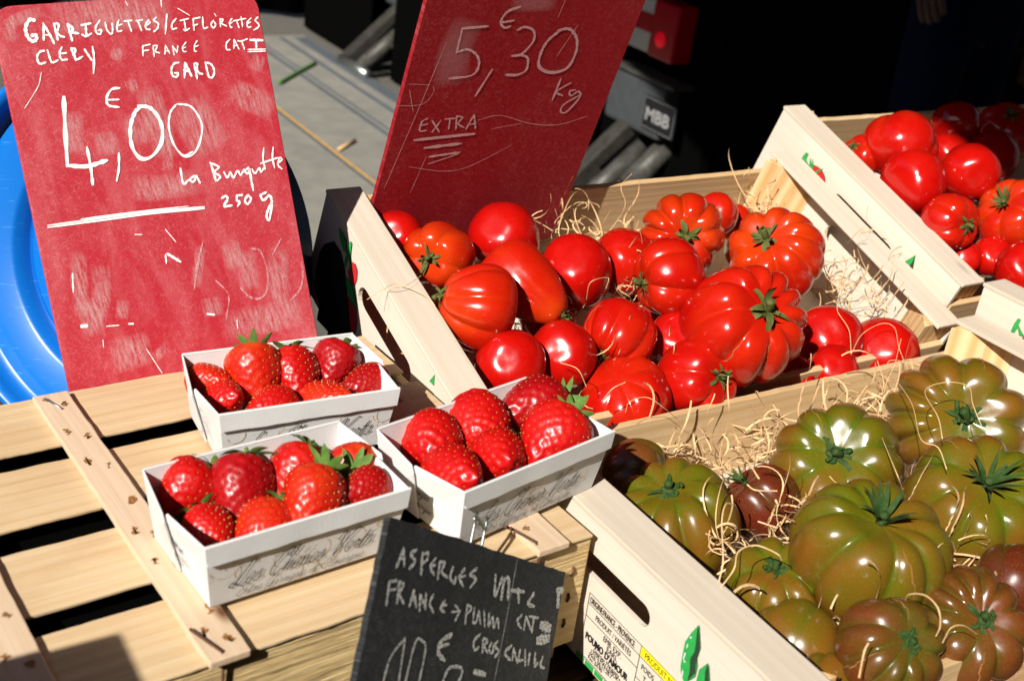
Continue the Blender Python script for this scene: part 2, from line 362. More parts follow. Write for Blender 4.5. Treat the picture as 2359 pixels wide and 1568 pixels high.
# ------------------------------------------------------------------ setting
def ground_mat():
    b = NB("asphalt"); v = b.coord(rnd=False)
    n = b.noise(v, 120, 5, 0.75); n2 = b.noise(v, 3, 5); b.base(b.mix(n2, b.ramp(n, [(0.35, (0.05, 0.047, 0.04)), (0.7, (0.24, 0.22, 0.19))]), (0.15, 0.14, 0.12)))
    b.bump(n, 0.8, 0.01); return b.p(0.9, 0.2)
GZ = -0.70
g = mobj("ground", [(-400, -400, GZ), (400, -400, GZ), (400, 400, GZ), (-400, 400, GZ)], [(0, 1, 2, 3)], ground_mat()); g['kind'] = 'structure'
TZ = -0.125
tb = empty("market_stall_table", T(0.3, 0.5, GZ), "dark wooden stall table carrying the crates of tomatoes and strawberries", "table")
for i in range(11):
    plank("top_board", tb, (0.28, -0.78 + i * 0.112, TZ - GZ - 0.011), (2.6, 0.108, 0.022), M_DARKWOOD)
for x in (-0.9, 1.45):
    for y in (-0.3, 0.22): plank("leg", tb, (x, y, (TZ - GZ - 0.022) / 2), (TZ - GZ - 0.022, 0.06, 0.06), M_DARKWOOD, ax=((0, 0, 1), (0, 1, 0), (-1, 0, 0)))

# ------------------------------------------------------------------ crates
A1 = Vector((0, 0.9497, 0.3128)).normalized(); N1 = Vector((0, -A1.z, A1.y))
def tilted(n): return frame(N1 * (CAM.dot(N1) + n), (1, 0, 0), A1, N1)      # local = (x, s, height over the rail tops)
M1 = tilted(-0.573); M2 = tilted(-0.552); M4 = Matrix.Identity(4); M3 = T(0, 0, 0.025); 
def staple_v(parent, x, y, sgn, a=0.016, b=0.02):
    """wire bent over the outer edge of a side rail"""
    v, f = tube([(x + sgn * a, y + 0.001, 0.0012), (x + sgn * 0.001, y, 0.0014), (x - sgn * 0.0012, y, -0.0005), (x - sgn * 0.0012, y - 0.002, -b)], 0.0007, 6, smooth=False)
    return mobj("staple", v, f, M_STEEL, parent)
def staple_top(parent, x, y, ang, ln=0.007, z=0.0012):
    d = Vector((math.cos(ang), math.sin(ang), 0)) * ln / 2; c = Vector((x, y, z))
    v, f = tube([c - d - Vector((0, 0, 0.002)), c - d * 0.9 + Vector((0, 0, 0.0003)), c + d * 0.9 + Vector((0, 0, 0.0003)), c + d - Vector((0, 0, 0.002))], 0.0006, 6, smooth=False)
    return mobj("staple", v, f, M_STEEL, parent)
def staple_side(parent, x, y, z, ln=0.008, dy=0.35):
    d = Vector((0, dy, 1)).normalized() * ln / 2; c = Vector((x, y, z))
    v, f = tube([c - d + Vector((0.001, 0, 0)), c - d * 0.9, c + d * 0.9, c + d + Vector((0.001, 0, 0))], 0.0006, 6, smooth=False)
    return mobj("staple", v, f, M_STEEL, parent)
def slot(yc, ln, zc, h):
    r = h / 2; pts = []
    for k in range(9): a = math.pi / 2 + math.pi * k / 8; pts.append((yc - ln / 2 + r + math.cos(a) * r, zc + math.sin(a) * r))
    for k in range(9): a = -math.pi / 2 + math.pi * k / 8; pts.append((yc + ln / 2 - r + math.cos(a) * r, zc + math.sin(a) * r))
    return pts
def crate(M, x0, x1, y0, y1, label, slots, H=0.10, front_top=-0.026, back_top=-0.02, group="pale poplar crates of tomatoes"):
    root = empty("wooden_crate", M @ T((x0 + x1) / 2, (y0 + y1) / 2, -H - 0.02), label, "crate", group)
    ox, oy, oz = (x0 + x1) / 2, (y0 + y1) / 2, -H - 0.02
    piv = lambda x, y, z: (x - ox, y - oy, z - oz)
    for side in (0, 1):
        sg = 1 if side == 0 else -1; xo = x0 if side == 0 else x1
        plank("side_rail", root, piv(xo + sg * 0.0148, (y0 + y1) / 2, -0.0016), (y1 - y0, 0.0296, 0.0032), M_POPG, AL_Y, 0.0007, 0.0003, 20)
        outer = [(y0 + 0.001, -H), (y1 - 0.001, -H), (y1 - 0.002, -0.0034), (y0 + 0.002, -0.0034)]
        bm = fill_poly([(p[0], p[1]) for p in outer], [slot(*s) for s in slots], 0.0034)
        mx = frame(piv(xo + (0.0 if side == 0 else -0.0034), 0, 0), (0, 1, 0), (0, 0, 1), (1, 0, 0))
        pn = bmobj("end_panel", bm, M_POP, root, mx)
    for fb in (0, 1):
        yy = y0 if fb == 0 else y1; sg = 1 if fb == 0 else -1; top = front_top if fb == 0 else back_top
        plank("long_board", root, piv((x0 + x1) / 2, yy + sg * 0.003, (top - H) / 2), (x1 - x0 - 0.0076, H + top, 0.006), M_LONG, AL_XV, 0.0008, 0.0006, 60)
        for side in (0, 1):
            s2 = 1 if side == 0 else -1; xo = x0 + 0.0036 if side == 0 else x1 - 0.0036; yi = yy + sg * 0.0064; lx, ly = 0.036, 0.042
            z0, z1 = -H + 0.006, (-0.0036)
            pts = [(xo, yi), (xo + s2 * lx, yi), (xo, yi + sg * ly)]
            v = [Vector(piv(p[0], p[1], z)) for z in (z0, z1) for p in pts]
            # centre the post on itself so that its grain runs along its length
            c = sum(v, Vector()) / 6; MX = frame(c, (0, 0, 1), (1, 0, 0), (0, 1, 0)); inv = MX.inverted()
            bm = bmesh.new(); bv = [bm.verts.new(inv @ q) for q in v]
            for f in ((0, 1, 2), (3, 5, 4), (0, 3, 4, 1), (1, 4, 5, 2), (2, 5, 3, 0)): bm.faces.new([bv[i] for i in f])
            bmesh.ops.recalc_face_normals(bm, faces=list(bm.faces)); bmesh.ops.bevel(bm, geom=list(bm.edges), offset=0.0006, segments=1, affect='EDGES')
            bmobj("corner_post", bm, M_POST, root, MX)
    plank("floor_board", root, piv((x0 + x1) / 2, (y0 + y1) / 2, -H + 0.003), (x1 - x0 - 0.009, y1 - y0 - 0.014, 0.004), M_POP)
    for k in range(3):
        plank("bearer", root, piv(x0 + 0.03 + k * (x1 - x0 - 0.06) / 2, (y0 + y1) / 2, -H - 0.01), (y1 - y0 - 0.004, 0.03, 0.0196), M_POST, AL_Y)
    loc = empty("prints", Matrix.Identity(4), "x", "x"); bpy.data.objects.remove(loc)
    root["_o"] = (ox, oy, oz)
    return root
def at(root, f, *a, **k):
    o = f(root, *a, **k); o.matrix_local = T(*[-q for q in root["_o"]]) @ o.matrix_local; return o
C1 = crate(M1, 0.388, 0.894, 0.553, 0.805, "tilted poplar crate of ribbed red tomatoes with the dark red price board", [(0.675, 0.095, -0.034, 0.02)])
C2 = crate(M2, 0.905, 1.405, 0.577, 0.85, "poplar crate of smooth red tomatoes at the right rear, tomato print on its side", [(0.70, 0.09, -0.034, 0.016)], back_top=-0.018)
C4 = crate(M4, 0.397, 0.900, 0.286, 0.578, "front poplar crate of green and brown ribbed tomatoes with black origin label", [(0.437, 0.092, -0.0315, 0.0148)], front_top=-0.024, back_top=-0.031)
C3 = crate(M3, 0.911, 1.41, 0.30, 0.588, "poplar crate cut by the right edge of the photo, stapled rail and green print", [(0.44, 0.09, -0.034, 0.016)])
C1 = C1; 
for rt, lst in ((C1, ((0.406, 0.70),)), (C2, ()), (C4, ())): pass
at(C4, staple_v, 0.397, 0.4385, 1); at(C2, staple_v, 0.905, 0.735, 1)
at(C4, staple_top, 0.418, 0.3055, 0.2); at(C2, staple_top, 0.917, 0.842, 0.1); at(C2, staple_side, 0.9044, 0.838, -0.02, 0.009, -0.6); at(C2, staple_side, 0.9044, 0.590, -0.022, 0.012)
at(C2, staple_top, 0.925, 0.583, 0.2); at(C3, staple_top, 0.925, 0.58, 0.3); at(C3, staple_side, 0.9104, 0.573, -0.02, 0.012)
at(C1, staple_top, 0.876, 0.797, 0.15, 0.006); at(C1, staple_top, 0.878, 0.70, 0.15, 0.012); at(C1, staple_top, 0.880, 0.562, 0.3, 0.008); at(C4, staple_top, 0.885, 0.565, 0.3, 0.008)
at(C1, staple_top, 0.398, 0.7995, 0.05, 0.012)
def print_on(root, x, polys, mat, name="print", z=0.0004):
    """polys of (y, z) on the outer face of a crate's left panel; seen from -X, +y runs to the left"""
    s = Strokes()
    for p in polys: s.poly(p)
    o = s.build(name, mat, root, Matrix.Identity(4))
    o.matrix_local = T(*[-q for q in root["_o"]]) @ frame((x - z, 0, 0), (0, 1, 0), (0, 0, 1), (1, 0, 0)); return o
def blob(cy, cz, ry, rz, n=20, rot=0, jag=0):
    out = []
    for k in range(n):
        a = 2 * math.pi * k / n; r = 1 + jag * math.sin(5 * a)
        y, z = ry * math.cos(a) * r, rz * math.sin(a) * r
        out.append((cy + y * math.cos(rot) - z * math.sin(rot), cz + y * math.sin(rot) + z * math.cos(rot)))
    return out
def leafp(y0, z0, y1, z1, wd, n=8):
    a = Vector((y0, z0)); b = Vector((y1, z1)); d = b - a; nn = Vector((-d.y, d.x)).normalized()
    L = [a + d * t + nn * wd * math.sin(math.pi * t ** 0.8) for t in [i / n for i in range(n + 1)]]
    Rr = [a + d * t - nn * wd * math.sin(math.pi * t ** 0.8) for t in [i / n for i in range(n, -1, -1)]]
    return [(p.x, p.y) for p in L + Rr[1:-1]]
def print_px(root, M, x, spec, outs, mat, z):
    sc, ox, oy = spec; Mi = M.inverted(); P0 = M @ Vector((x, 0, 0))
    for o_ in outs:
        q = [Mi @ hit((p[0] / sc + ox) / 1.27566, (p[1] / sc + oy) / 1.27566, P0, Vector((1, 0, 0))) for p in o_]
        print_on(root, x, [[(v.y, v.z) for v in q]], mat, "print", z)
def circ(cx, cy, r, n=28): return [(cx + r * math.cos(6.2832 * k / n), cy + r * math.sin(6.2832 * k / n)) for k in range(n)]
def grow(o_, k):
    cx = sum(p[0] for p in o_) / len(o_); cy = sum(p[1] for p in o_) / len(o_); out = []
    for p in o_:
        d = math.hypot(p[0] - cx, p[1] - cy) or 1; out.append((p[0] + (p[0] - cx) / d * k, p[1] + (p[1] - cy) / d * k))
    return out
def ink(root, M, x, spec, outs, mat, k, z):
    print_px(root, M, x, spec, [grow(o_, k) for o_ in outs], M_INKDKG, z); print_px(root, M, x, spec, outs, mat, z + 0.0003)
q1 = (3.92, 880, 520); q2 = (3.92, 2150, 280); q3 = (4.64, 2500, 750); q4 = (2.351, 2008, 667); q6 = (4.718, 1650, 1720)
ink(C2, M2, 0.905, q2, [[(905 + 168 * math.cos(a), 985 + 178 * math.sin(a)) for a in [6.2832 * k / 32 for k in range(32)]]], M_INKRED, 7, 0.0003)
ink(C2, M2, 0.905, q2, [[(862, 664), (888, 681), (862, 745), (905, 850), (922, 905), (902, 905), (850, 765), (800, 803), (776, 794), (830, 705)], [(911, 722), (924, 800), (926, 905), (905, 905), (900, 800)], [(938, 735), (944, 800), (934, 905), (922, 905), (928, 800)], [(1055, 846), (1010, 885), (935, 930), (918, 925), (950, 885)], [(848, 765), (905, 905), (890, 905), (852, 830)]], M_INKGREEN, 6, 0.0009)
ink(C3, M3, 0.911, q3, [[(2282, 868), (2324, 882), (2290, 960), (2330, 1040), (2380, 1110), (2300, 1080), (2285, 985), (2238, 1050), (2192, 1030), (2240, 930)]], M_INKGREEN, 8, 0.0009)
ink(C3, M3, 0.911, q3, [circ(2480, 1260, 190)], M_INKRED, 8, 0.0003)
ink(C2, M2, 0.905, q4, [[(1603, 196), (1533, 238), (1565, 262), (1580, 250)]], M_INKGREEN, 3, 0.0006)
print_px(C2, M2, 0.905, q4, [[(1605, 192), (1586, 292), (1562, 270), (1590, 225)]], M_INKDKG, 0.0004)
x1 = 0.388
ink(C1, M1, x1, q1, [[(465, 582), (510, 640), (545, 730), (552, 878), (520, 850), (490, 760), (470, 660)], [(545, 1147), (600, 1200), (635, 1300), (660, 1420), (663, 1526), (620, 1440), (580, 1350), (555, 1250)], [(600, 742), (614, 770), (604, 850), (596, 920), (602, 1010), (612, 1090), (592, 1090), (588, 1000), (576, 930), (542, 1020), (526, 1028), (530, 970), (558, 885), (577, 830), (577, 790)]], M_INKGREEN, 5, 0.0009)
ink(C1, M1, x1, q1, [[(612, 984), (650, 1010), (669, 1080), (665, 1180), (642, 1246), (612, 1236), (577, 1160), (561, 1080), (580, 1030)], [(566, 1370), (610, 1450), (656, 1550), (667, 1650), (652, 1791), (606, 1800), (580, 1600)]], M_INKRED, 5, 0.0003)
print_px(C1, M1, x1, q1, [[(290, 770), (400, 740), (480, 860), (520, 1020), (560, 1380), (585, 1580), (600, 1800), (420, 1880), (200, 1640), (230, 1470), (170, 1280), (205, 1000), (235, 860)]], M_INKBLACK, 0.0002)  # black patch paints the board's shadow onto this panel, with some dark print
print_px(C1, M1, x1, (2.351, 1000, 667), [[(655, 1017), (650, 1095), (618, 1062)]], M_INKGREEN, 0.0006)
# origin label on the front crate
s = Strokes()
def tx(t, size, y, z, xs=1.0, bold=0.0):
    v, f = text2d(t, size, 0, 0, xs, bold); s.mesh([(-(p[0]) + y, p[1] + z) for p in v], [tuple(reversed(q)) for q in f])
def ln(a, b, wd=0.0006): s.add([a, b], wd, smooth=False)
yl, yr, ym = 0.4440, 0.335, 0.3925
ln((yl, -0.0495), (yr, -0.0495)); ln((yl, -0.0568), (ym, -0.0568)); ln((yl, -0.066), (ym, -0.066)); ln((yl, -0.0945), (ym, -0.0945)); ln((yl, -0.0495), (yl, -0.0945)); ln((ym, -0.0495), (ym, -0.0945)); ln((ym, -0.0568), (yr, -0.0568)); ln((ym, -0.072), (yr, -0.072))
tx("ORIGINE:FRANCE - PROVENCE", 0.0062, yl - 0.0012, -0.0555, 0.52, 0.00006); tx("PRODUIT / VARIÉTÉS", 0.0056, yl - 0.009, -0.0635, 0.68)
tx("EMB. EXP.", 0.0056, yl - 0.019, -0.0712, 0.75); tx("EARL", 0.0056, yl - 0.0235, -0.0757, 0.85); tx("POUMO D'AMOUR", 0.0068, yl - 0.003, -0.0812, 0.74, 0.00025)
tx("Quartier Marquery", 0.0042, yl - 0.0125, -0.0845, 0.8); tx("13370 MALLEMORT", 0.0042, yl - 0.010, -0.0873, 0.85); tx("Mob. 06.11.28.7", 0.0042, yl - 0.0095, -0.0901, 0.85); tx("Fax: 04.90", 0.0042, yl - 0.0088, -0.093, 0.85)
tx("PRODUIT NO", 0.0062, ym - 0.004, -0.0553, 0.75); tx("POIDS", 0.0056, ym - 0.003, -0.064, 0.75); tx("T", 0.006, ym - 0.02, -0.0625, 0.8); tx("T", 0.006, ym - 0.006, -0.0705, 0.8)
o = s.build("label_print", M_INKBLACK, C4, Matrix.Identity(4)); o.matrix_local = T(*[-q for q in C4["_o"]]) @ frame((0.397 - 0.0008, 0, 0), (0, 1, 0), (0, 0, 1), (1, 0, 0))
print_on(C4, 0.397, [[(ym, -0.0497), (yr, -0.0497), (yr, -0.0566), (ym, -0.0566)]], M_INKYEL, "label_print", 0.0004)
print_on(C4, 0.397, [[(yl + 0.003 - k * 0.0098, -0.0958), (yl + 0.003 - k * 0.0098 - 0.0085, -0.0958), (yl + 0.003 - k * 0.0098 - 0.0085, -0.0995), (yl + 0.003 - k * 0.0098, -0.0995)] for k in range(7)], M_INKGREEN, "label_print", 0.0004)
LF = [[(1900, 548), (1920, 570), (1930, 870), (1880, 1000), (1890, 1100), (1860, 1250), (1730, 1330), (1700, 1318), (1660, 1180), (1660, 1090), (1690, 950), (1720, 780), (1800, 660)], [(2030, 1075), (2050, 1120), (2062, 1330), (1870, 1330), (1920, 1160)]]
ink(C4, M4, 0.397, q6, LF, M_INKGREEN, 9, 0.0004)
print_px(C4, M4, 0.397, q6, [[(1904, 560), (1920, 590), (1930, 870), (1880, 1050), (1870, 1200), (1760, 1310), (1790, 1180), (1800, 1000), (1862, 900), (1885, 720)], [(2030, 1085), (2048, 1120), (2060, 1330), (2000, 1330), (2005, 1190)]], M_INKDKG, 0.0010)
print_px(C4, M4, 0.397, q6, [circ(1808, 708, 14, 9), [(1760, 790), (1772, 810), (1755, 860), (1745, 850)], [(1725, 910), (1740, 925), (1712, 1010), (1738, 1050), (1718, 1055), (1700, 1000)], [(1690, 1150), (1705, 1180), (1690, 1260), (1680, 1220)]], M_CARD, 0.0010)
# wedge of timber that props up the back of the leaning crates
for nm, X0, X1, Mx, lab in (("timber_prop", 0.42, 0.86, M1, "timber block wedged under the back of the tilted central crate"), ("timber_prop", 0.94, 1.37, M2, "timber block wedged under the back of the right rear crate")):
    p = Mx @ Vector((0, 0.78, -0.12)); h = p.z - TZ
    pr = plank(nm, None, ((X0 + X1) / 2, p.y + 0.02, TZ + h / 2 - 0.004), (X1 - X0, 0.03, h - 0.008), M_DARKWOOD); tag(pr, lab, "prop")

M_GAPSHADE = simple("gap_shade_black", (0.002, 0.002, 0.002), 0.95, 0.0)  # near-black that stands in for shade in the slat gaps
# ------------------------------------------------------------------ slatted crate under the baskets
yaw = 0.066; S0 = Vector((0.1535, 0.4265, 0)); MS = frame(S0, (math.cos(yaw), math.sin(yaw), 0), (-math.sin(yaw), math.cos(yaw), 0), (0, 0, 1))
SB = empty("slatted_crate", MS @ T(0, 0, TZ), "rough pine crate with slatted lid carrying three baskets of strawberries", "crate"); zt = -TZ
XL, XR = -0.27, 0.237
for y0, y1 in ((0.0005, 0.0545), (0.0705, 0.1225), (0.143, 0.1985), (0.2145, 0.273)):
    plank("lid_slat", SB, ((XL + XR) / 2 + random.uniform(-.002, .002), (y0 + y1) / 2, zt - 0.0052), (XR - XL, y1 - y0, 0.0019), M_SLAT, None, 0.0006, 0.0006, 120)
for xb, wd in ((0.0105, 0.021), (-0.0745, 0.0215), (0.2045, 0.0225)):
    plank("lid_batten", SB, (xb, 0.1325, zt - 0.0021), (0.272, wd, 0.0042), M_BATTEN, AL_Y, 0.0008, 0.0006, 60)
plank("front_board", SB, ((XL + XR) / 2, 0.006, zt - 0.0082 - 0.038), (XR - XL, 0.076, 0.008), M_ROUGH, AL_XV, 0.001, 0.0006, 120)
plank("front_board", SB, ((XL + XR) / 2 - 0.006, 0.010, zt - 0.0865 - 0.018), (XR - XL - 0.02, 0.035, 0.007), M_ROUGH, AL_XV, 0.001, 0.0006, 120)
for yb in (0.262,): plank("back_board", SB, ((XL + XR) / 2, yb, zt - 0.0082 - 0.055), (XR - XL, 0.11, 0.007), M_ROUGH, AL_XV, 0.001)
for xe in (XL + 0.004, XR - 0.004): plank("end_board", SB, (xe, 0.136, zt - 0.0082 - 0.05), (0.24, 0.10, 0.007), M_ROUGH, AL_YV, 0.001)
plank("gap_shade_sheet", SB, ((XL + XR) / 2, 0.134, zt - 0.018), (XR - XL - 0.02, 0.236, 0.001), M_GAPSHADE)  # sheet added under the lid so its gaps look deeply shaded
plank("floor_board", SB, ((XL + XR) / 2, 0.135, 0.004), (XR - XL - 0.02, 0.24, 0.006), M_DARKWOOD)
M_RUSTMARK = simple("rust_stain", (0.36, 0.17, 0.05), 0.8, 0.2, nscale=700, c2=(0.10, 0.035, 0.012))
for xb in (0.0105, -0.0745, 0.2045):
    for yy in (0.012, 0.036, 0.074, 0.104, 0.140, 0.178, 0.214, 0.255):
        for dx in (-0.0045, 0.0045):
            if random.random() < .12: continue
            P_ = [(xb + dx + random.uniform(-.0015, .0015) + p[0], yy + random.uniform(-.004, .004) * 0 + p[1]) for p in blob(0, (0.006 if dx < 0 else -.003), random.uniform(.0010, .0018), random.uniform(.0022, .0046), 18, random.uniform(-.3, .3), .05)]
            st_ = Strokes(); st_.poly(P_, zt + 0.0003); st_.build("nail_mark", M_RUSTMARK, SB, Matrix.Identity(4))
def wire(name, pts, rad, mat, parent, M=None):
    v, f = tube(pts, rad, 7, smooth=False); return mobj(name, v, f, mat, parent, M, smooth=True)
wire("wire_tie", [(0.001, 0.022, zt + 0.001), (0.0045, 0.010, zt + 0.0012), (0.008, 0.0005, zt + 0.0008), (0.0085, -0.0002, zt - 0.004), (0.0082, 0.0005, zt - 0.03), (0.0085, 0.0005, zt - 0.075)], 0.0008, M_RUST, SB)
wire("wire_tie", [(0.186, 0.030, zt + 0.0005), (0.191, 0.020, zt + 0.0012), (0.196, 0.004, zt + 0.001), (0.197, -0.0003, zt - 0.003), (0.1972, 0.0005, zt - 0.03)], 0.0009, M_RUST, SB)
wire("nail", [(-0.0005 + 0.006, 0.262, zt + 0.001), (0.011, 0.246, zt + 0.0008)], 0.0006, M_STEEL, SB)
for z in (-0.028, -0.047, -0.066):
    wire("nail", [(0.226, 0.0015, zt + z + 0.003), (0.2265, 0.0008, zt + z), (0.2258, 0.0015, zt + z - 0.003)], 0.0008, M_RUST, SB)

# ------------------------------------------------------------------ red price boards
def board_frame(BL, BR, TL):
    x = (BR - BL).normalized(); up = (TL - BL); up = (up - x * up.dot(x)).normalized(); return frame(BL, x, up, x.cross(up))
def board(name, M, wd, ht, th, rc, mat, label, back=True):
    pts = []
    for cx, cy, a0 in ((rc, ht - rc, 90), (0, 0, None), (wd, 0, None), (wd - rc, ht - rc, 0)):
        if a0 is None: pts.append((cx, cy))
        elif a0 == 90:
            for k in range(9): a = R_(90 + 90 * k / 8); pts.append((cx + rc * math.cos(a), cy + rc * math.sin(a)))
        else:
            for k in range(9): a = R_(90 * k / 8); pts.append((cx + rc * math.cos(a), cy + rc * math.sin(a)))
    bm = fill_poly(pts, [], th)
    for v in bm.verts: v.co.z -= th
    bmesh.ops.bevel(bm, geom=[e for e in bm.edges if e.calc_face_angle(0) > 0.8 and abs(e.verts[0].co.z - e.verts[1].co.z) < 1e-6], offset=0.0004, segments=1, affect='EDGES')
    o = bmobj(name, bm, mat, None, M); return tag(o, label, "price board", "painted price boards")
BLs, BRs = hit(160, 898, Vector((0, 0.705, 0)), Vector((0, 1, 0))), hit(731, 774, Vector((0, 0.705, 0)), Vector((0, 1, 0)))
lean = Vector((0, 0.40, 0.917)); xdir = (BRs - BLs).normalized(); nb = xdir.cross(lean).normalized()
TLs = hit(6, 31, BLs, nb)
MB1 = board_frame(BLs, BRs, TLs); h1 = (TLs - BLs).dot(Vector(MB1.col[1][:3])); w1 = (BRs - BLs).length
MB1i = MB1.inverted()
tl_x = (MB1i @ TLs).x; tr = MB1i @ hit(612, 0, BLs, nb)
B1 = board("price_board", MB1 @ T(0, -0.012, 0), w1, h1 + 0.016, 0.004, 0.013, M_RED1, "bright red chalk board behind the strawberries, priced 4,00")
def to_board(M, off):
    Mi = M.inverted(); P0 = Vector(M.col[3][:3]); N = Vector(M.col[2][:3])
    def f(zx, zy, sc, ox, oy):
        q = Mi @ hit((zx / sc + ox) / 1.27566, (zy / sc + oy) / 1.27566, P0, N); return (q.x, q.y - off)
    return f
def strokes_on(obj, M, off, name, mat, groups, z, soft=False, a=1.0, shrink=1.0):
    tb_ = to_board(M, off); s = Strokes()
    for (sc, ox, oy, wmul), lst in groups:
        for w_, *pts in lst:
            P = [tb_(p[0], p[1], sc, ox, oy) for p in pts]
            q0 = tb_(pts[0][0], pts[0][1], sc, ox, oy); q1 = tb_(pts[0][0] + 100, pts[0][1], sc, ox, oy)
            k = math.hypot(q1[0] - q0[0], q1[1] - q0[1]) / 100
            s.add(P, w_ * k * wmul, a, soft=soft, jitter=0.26 if not soft else 0, z=random.uniform(0, 0.00015))
    return s.build(name, mat, obj, T(0, 0, z))
z4 = (4.718, 0, 0, 1.06); z5 = (5.8975, 450, 0, 1.06); z1 = (2.351, 0, 0, 1.12); z2 = (2.351, 0, 667, 1.1); z3 = (2.351, 1000, 0, 1.15); z6 = (2.351, 1000, 1333, 0.9)
